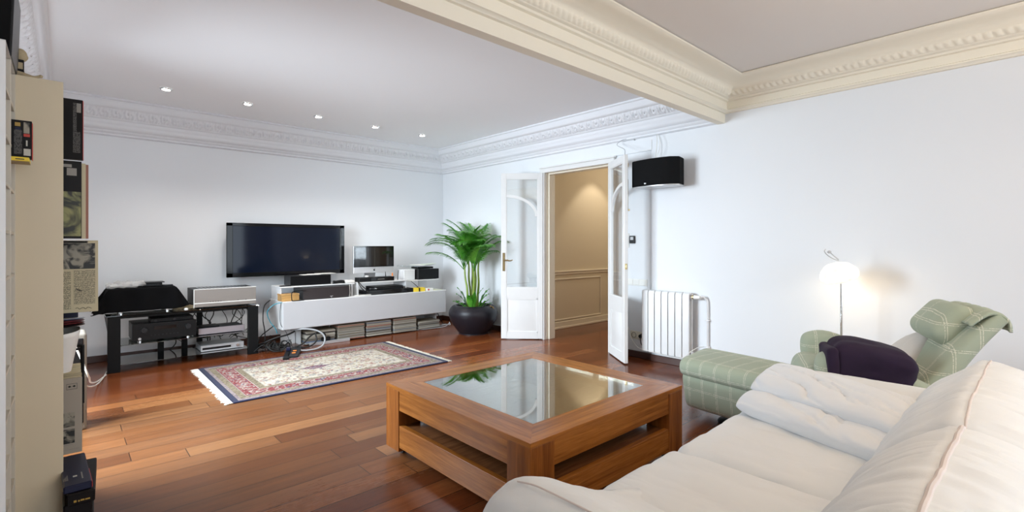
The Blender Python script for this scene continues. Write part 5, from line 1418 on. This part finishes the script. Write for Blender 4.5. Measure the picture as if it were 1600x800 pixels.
t = thing('flat_case', 'thin yellow case under the small black boxed set', 'case', (-.16, 2.47, 1.525)); build('body', MB().box(-.235, -.088, 2.40, 2.50, 1.540, 1.5535, .001), M_yellow, t); panel('print', -.122, -.100, 2.40, 1.5445, 1.5475, M_inkb, t)
build('underside', MB().box(-.235, -.088, 2.4, 2.5, 1.5385, 1.5399), M_gold, t)
# black speaker on top and small keepsakes
t = thing('shelf_speaker', 'tall black loudspeaker standing on top of the white tower, cut by the frame', 'speaker', (-.24, 2.5, ZTOP))
m = MB(); m.box(-.345, -.129, 2.36, 2.655, ZTOP + .0005, 2.155, .004)
def lean(v): v.x += .008 * (v.z - ZTOP) / .27; v.y += .02 * (v.z - ZTOP) / .27; return v
build('cabinet', m.warp(lean), M_spkside, t); build('grille', MB().box(-.34, -.134, 2.342, 2.3595, ZTOP + .006, 2.15, .002).warp(lean), M_grille, t)
t = thing('figurine', 'small carved tan figurine with a round head beside the black loudspeaker', 'figurine', (-.115, 2.69, ZTOP))
m = MB(); m.ball((-.125, 2.70, 1.985), .024, (1, 1, 1.05)); m.warp(lambda v: v + (v - Vector((-.125, 2.70, 1.985))) * .12 * noise.noise(v * 60)); build('head', m, M_tan, t)
m = MB(); m.lathe([(0, 0), (.022, 0), (.024, .01), (.016, .05), (.012, .08), (0, .08)], (-.13, 2.70, ZTOP + .0005), 16); build('body', m, M_tan, t)
t = thing('picture_block', 'small dark block with a pale picture, in front of the figurine', 'ornament', (-.13, 2.66, 1.92)); build('block', MB().box(-.16, -.112, 2.665, 2.675, ZTOP + .0005, 1.962, .002), M_darkcover, t); panel('picture', -.15, -.115, 2.665, 1.925, 1.95, M_tan, t)
m = MB(); m.tube([(-.16, 2.64, 1.895), (-.13, 2.63, 1.90), (-.10, 2.62, 1.893), (-.085, 2.615, 1.889)], [.010, .004], n=8); m.tube([(-.10, 2.62, 1.889), (-.08, 2.617, 1.890), (-.065, 2.615, 1.897)], [.006, .005], n=8); m.ball((-.064, 2.615, 1.8965), .0065, n=6); m.tube([(-.15, 2.625, 1.889), (-.11, 2.614, 1.890), (-.075, 2.61, 1.889)], [.006, .004], n=6)
build('driftwood', m, M_tan, None, label='thin tan driftwood twigs lying on the bookcase top', cat='driftwood')

# record sleeves and boxes standing in the bookcase, sticking out past its side
def sleeve(name, label, x1, y, z0, z1, mats, th=.006, rz=0, cat='record sleeve', w=.315, extra=None, group=None):
    t = thing(name, label, cat, (x1 - w, y, z0), R(rz), group)
    build('cover', MB().box(0, w, 0, th, .0005, z1 - z0, .0008), mats, t, local=True)
    return t
# boxed set near the top
t = sleeve('boxed_record_set', 'black boxed record set with a small pale title label, topmost in the bookcase', .063, 2.86, 1.619, 1.880, M_darkcover, .035, -3, 'box set', .26)
w = .26
build('title_label', MB().box(w - .020, w - .006, -.001, 0, .205, .245), M_ink, t, local=True, smooth=False); build('fine_print', MB().box(w - .032, w - .020, -.001, 0, .12, .245), M_txtd, t, local=True, smooth=False); build('fine_print', MB().box(w - .032, w - .008, -.001, 0, .03, .12), M_txtd, t, local=True, smooth=False)
build('red_edge', MB().box(w, w + .0015, 0, .035, .002, .259), M_redcard, t, local=True)
t = sleeve('record_sleeve', 'black and yellow-green photo record sleeve in the bookcase, in front of two more', .055, 2.66, 1.2735, 1.588, M_darkcover, .004)
build('photograph', MB().box(.315 - .06, .315 - .002, -.001, 0, .01, .19), M_photo2, t, local=True, smooth=False)
build('title_print', MB().box(.315 - .045, .315 - .015, -.001, 0, .255, .285), M_ink, t, local=True, smooth=False); build('title_print', MB().box(.315 - .058, .315 - .030, -.001, 0, .288, .300), M_ink, t, local=True, smooth=False)
sleeve('record_sleeve', 'pale cream record sleeve just behind the black photo sleeve', .068, 2.675, 1.2735, 1.583, M_sleeve, .004)
sleeve('record_sleeve', 'reddish-edged record sleeve rearmost on the bookcase shelf', .077, 2.69, 1.2735, 1.581, plain('faded_red_sleeve', (.36, .16, .11), .6), .004)
t = sleeve('record_sleeve', 'grey sleeve lying flat on the cream text sleeve', .075, 2.68, 1.2555, 1.2655, plain('grey_sleeve', (.42, .40, .38), .6), .006)
build('stack', MB().box(.0, .315, .0, .25, .0005, .008), M_inkw, t, local=True)
t = sleeve('record_sleeve', 'cream record sleeve with a monochrome photograph over text columns and a signature', .114, 2.85, .9535, 1.268, M_sleeve, .006)
w = .315
panel_l = lambda nm, x0, x1, z0, z1, mat, lab=None: build(nm, MB().box(x0, x1, -.0010, 0, z0, z1), mat, t, local=True, smooth=False, label=lab)
panel_l('photograph', w - .115, w - .010, .190, .302, M_photo, 'monochrome photograph'); panel_l('text_column', w - .080, w - .010, .035, .185, M_txt); panel_l('text_column', w - .115, w - .090, .015, .180, M_txt)
m = MB(); sx = w - .075
m.tube([(sx + .012 * k * .55, -.001, .018 + .004 * math.sin(k * 2.2)) for k in range(9)], .0008, n=4); build('signature', m, M_inkb, t, local=True)
m = MB()
for k in range(3): m.box(w - .075 + .006 * k, w - .066 + .006 * k, -.0018, -.0011, .10 - .004 * k, .104 - .004 * k)
build('handwriting', m, M_inkb, t, local=True)
# stack of coloured discs
for k in range(4):
    m = MB(); m.lathe([(0, 0), (.15, 0), (.155, .003), (.15, .006), (.05, .0065), (0, .0065)], (0, 0, 0), 48)
    m.xf(Matrix.Translation((-.085, 2.80, .900 + .0105 * k)) @ Matrix.Rotation(R(-5), 4, 'X') @ Matrix.Rotation(R(-2 + .6 * k), 4, 'Y'))
    build('record', m, (M_darkcover, M_discred, M_discred, M_disc)[k], None, label=('dark bottom record of the overhanging stack', 'lower dark red record in the overhanging stack', 'upper dark red record in the overhanging stack', 'glossy slate-blue record on top of the overhanging stack')[k], cat='record')
t = thing('blue_case', 'dark blue case standing behind the stack of records', 'case', (-.05, 3.0, .905)); build('body', MB().box(-.2, .05, 3.0, 3.06, .9035, .98, .003), M_navy, t); build('edge', MB().box(-.2, .052, 2.998, 3.0, .97, .982), M_darkcover, t)
# white tapered bin
t = thing('paper_bin', 'white tapered open bin sticking out below the stack of records', 'bin', (-.06, 2.80, .718))
def binw(u, v):
    a = v * 2 * PI; z = u; sq = lambda c: math.copysign(abs(c) ** .6, c); r = .085 + .03 * u; return Vector((-.060 + r * sq(math.cos(a)), 2.80 + (.07 + .05 * u) * sq(math.sin(a)), .7185 + .162 * u + .012 * u * math.cos(a)))
m = MB(); m.grid(binw, 8, 40); bmesh.ops.remove_doubles(m.bm, verts=m.bm.verts, dist=1e-6); bmesh.ops.holes_fill(m.bm, edges=[e for e in m.bm.edges if e.is_boundary and all(v.co.z < .73 for v in e.verts)], sides=0)
b = build('shell', m, M_plastic, t); sd = b.modifiers.new('thickness', 'SOLIDIFY'); sd.thickness = .003
# metal rail and record crate row
m = MB(); m.tube([(-.2, 3.08, .775), (.05, 3.08, .775), (.066, 3.08, .772)], .007, n=8, smooth=0); m.tube([(-.2, 3.08, .757), (.066, 3.08, .757)], .005, n=8, smooth=0); m.tube([(.066, 3.08, .775), (.066, 3.08, .50)], .008, n=8, smooth=0)
build('metal_rail', m, M_blackmetal, None, label='grey metal rail behind the row of old record sleeves', cat='rail')
rr = random.Random(2)
for k in range(12):
    y = 2.795 + k * .0225; dz = rr.uniform(-.006, .006) + .0015 * k; x1 = .058 + rr.uniform(-.006, .002)
    lab = 'cream record sleeve with a small black emblem and two little photographs, front of the row' if k == 0 else 'worn cream record sleeve in the row standing behind the front one'
    c = tuple(a * rr.uniform(.85, 1.1) for a in (.46, .40, .27))
    t = sleeve('record_sleeve', lab, x1, y, .3625, .676 + dz, M_sleeve if k % 3 else plain('aged_sleeve_%d' % k, c, .7), .010, group=None if k == 0 else 'old record sleeves in the row')
    if k == 0:
        w = .315
        panel_l('photograph', w - .09, w - .024, .115, .175, M_photo); panel_l('photograph', w - .09, w - .024, .045, .105, M_photo)
        m = MB(); 
        for s_ in (-1, 1): m.prism([(s_ * .0015, 0), (s_ * .0075, .0045), (s_ * .0075, -.0045)], 'y', -.0012, 0)
        for s_ in (-1, 1): m.cyl((s_ * .0078, -.0012, 0), (s_ * .0078, 0, 0), .0038, n=12)
        for x0_, x1_, z0_, z1_ in ((-.017, .017, .0105, .0115), (-.017, .017, -.0125, -.0115), (-.017, -.016, -.012, .011), (.016, .017, -.012, .011)): m.box(x0_, x1_, -.0012, 0, z0_, z1_)
        m.xf(Matrix.Translation((w - .033, 0, .285))); build('emblem', m, M_inkb, t, local=True, label='small black record-label emblem in a frame')
        panel_l('caption', w - .09, w - .03, .108, .110, M_ink); panel_l('caption', w - .09, w - .03, .038, .040, M_ink); panel_l('caption', w - .06, w - .01, .018, .0195, M_ink)
# pile of dark boxed sets on the floor, jutting out at the foot of the bookcase
specs = ((.332, .3605, 2.43, .080, M_navy, 'navy blue boxed set with pale print, on top of the floor pile'), (.285, .331, 2.42, .088, M_darkcover, 'black boxed set with gold lettering, second in the floor pile'), (.225, .284, 2.45, .080, M_darkcover, 'black boxed set with faint white scratches, third in the floor pile'),
         (.160, .224, 2.44, .086, M_darkcover, 'black boxed set fourth from the top in the floor pile'), (.080, .159, 2.46, .080, M_darkcover, 'black boxed set second from the bottom of the floor pile'), (.001, .079, 2.44, .085, M_darkcover, 'bottom black boxed set of the floor pile'))
YS = 2.44
for i, (z0, z1, y0, x1, mt, lab) in enumerate(specs):
    x0 = x1 - .20 if y0 < YP else -.3
    t = thing('boxed_set', lab, 'box set', (x1, y0, z0), R((2, -3, 1, -2, 2, 0)[i]))
    build('box', MB().box(-.080, 0, 0, .355, .0005, z1 - z0, .004), mt, t, local=True)
    if i == 0:
        build('printed_block', MB().box(-.05, -.038, .085, .097, z1 - z0, z1 - z0 + .0008), M_inkw, t, local=True, smooth=False); build('title_print', MB().box(-.026, -.022, .05, .12, z1 - z0, z1 - z0 + .0008), M_ink, t, local=True, smooth=False)
        m = MB()
        for k in range(5): m.box(-.066 - .003 * k, -.0648 - .003 * k, .06, .115 - .008 * k, z1 - z0, z1 - z0 + .0008)
        build('print_lines', m, M_ink, t, local=True, smooth=False)
        build('red_edge', MB().box(-.0, .0015, .002, .153, .004, z1 - z0 - .004), M_redcard, t, local=True)
    if i == 1: build('gold_lettering', MB().box(-.060, -.052, -.0008, 0, .012, .020).box(-.048, -.043, -.0008, 0, .012, .018).box(-.041, -.030, -.0008, 0, .013, .019).box(-.028, -.014, -.0008, 0, .013, .018), M_gold, t, local=True)
# grey-beige speaker further back on the floor stand and its white cable
t = thing('floor_speaker', 'small grey-beige loudspeaker standing near the left wall behind the bookcase', 'speaker', (-.05, 4.45, 0))
build('cabinet', MB().box(-.16, .118, 4.38, 4.62, .0005, .650, .018, 3), M_greybeige, t); build('grille', MB().box(-.14, .10, 4.372, 4.381, .05, .62, .004), M_darkcover, t)
cable('white cable sagging from the grey-beige speaker to the media rack', [(.05, 4.36, .60), (.09, 4.34, .48), (.125, 4.36, .36), (.14, 4.7, .28), (.16, 5.1, .16), (.22, 5.7, .03), (.30, 6.05, .008)], .006, M_whitecable)
cable('second white cable running along the floor towards the media rack', [(.10, 4.37, .34), (.13, 4.7, .22), (.20, 5.3, .09), (.27, 5.9, .012), (.31, 6.2, .008)], .005, M_whitecable)
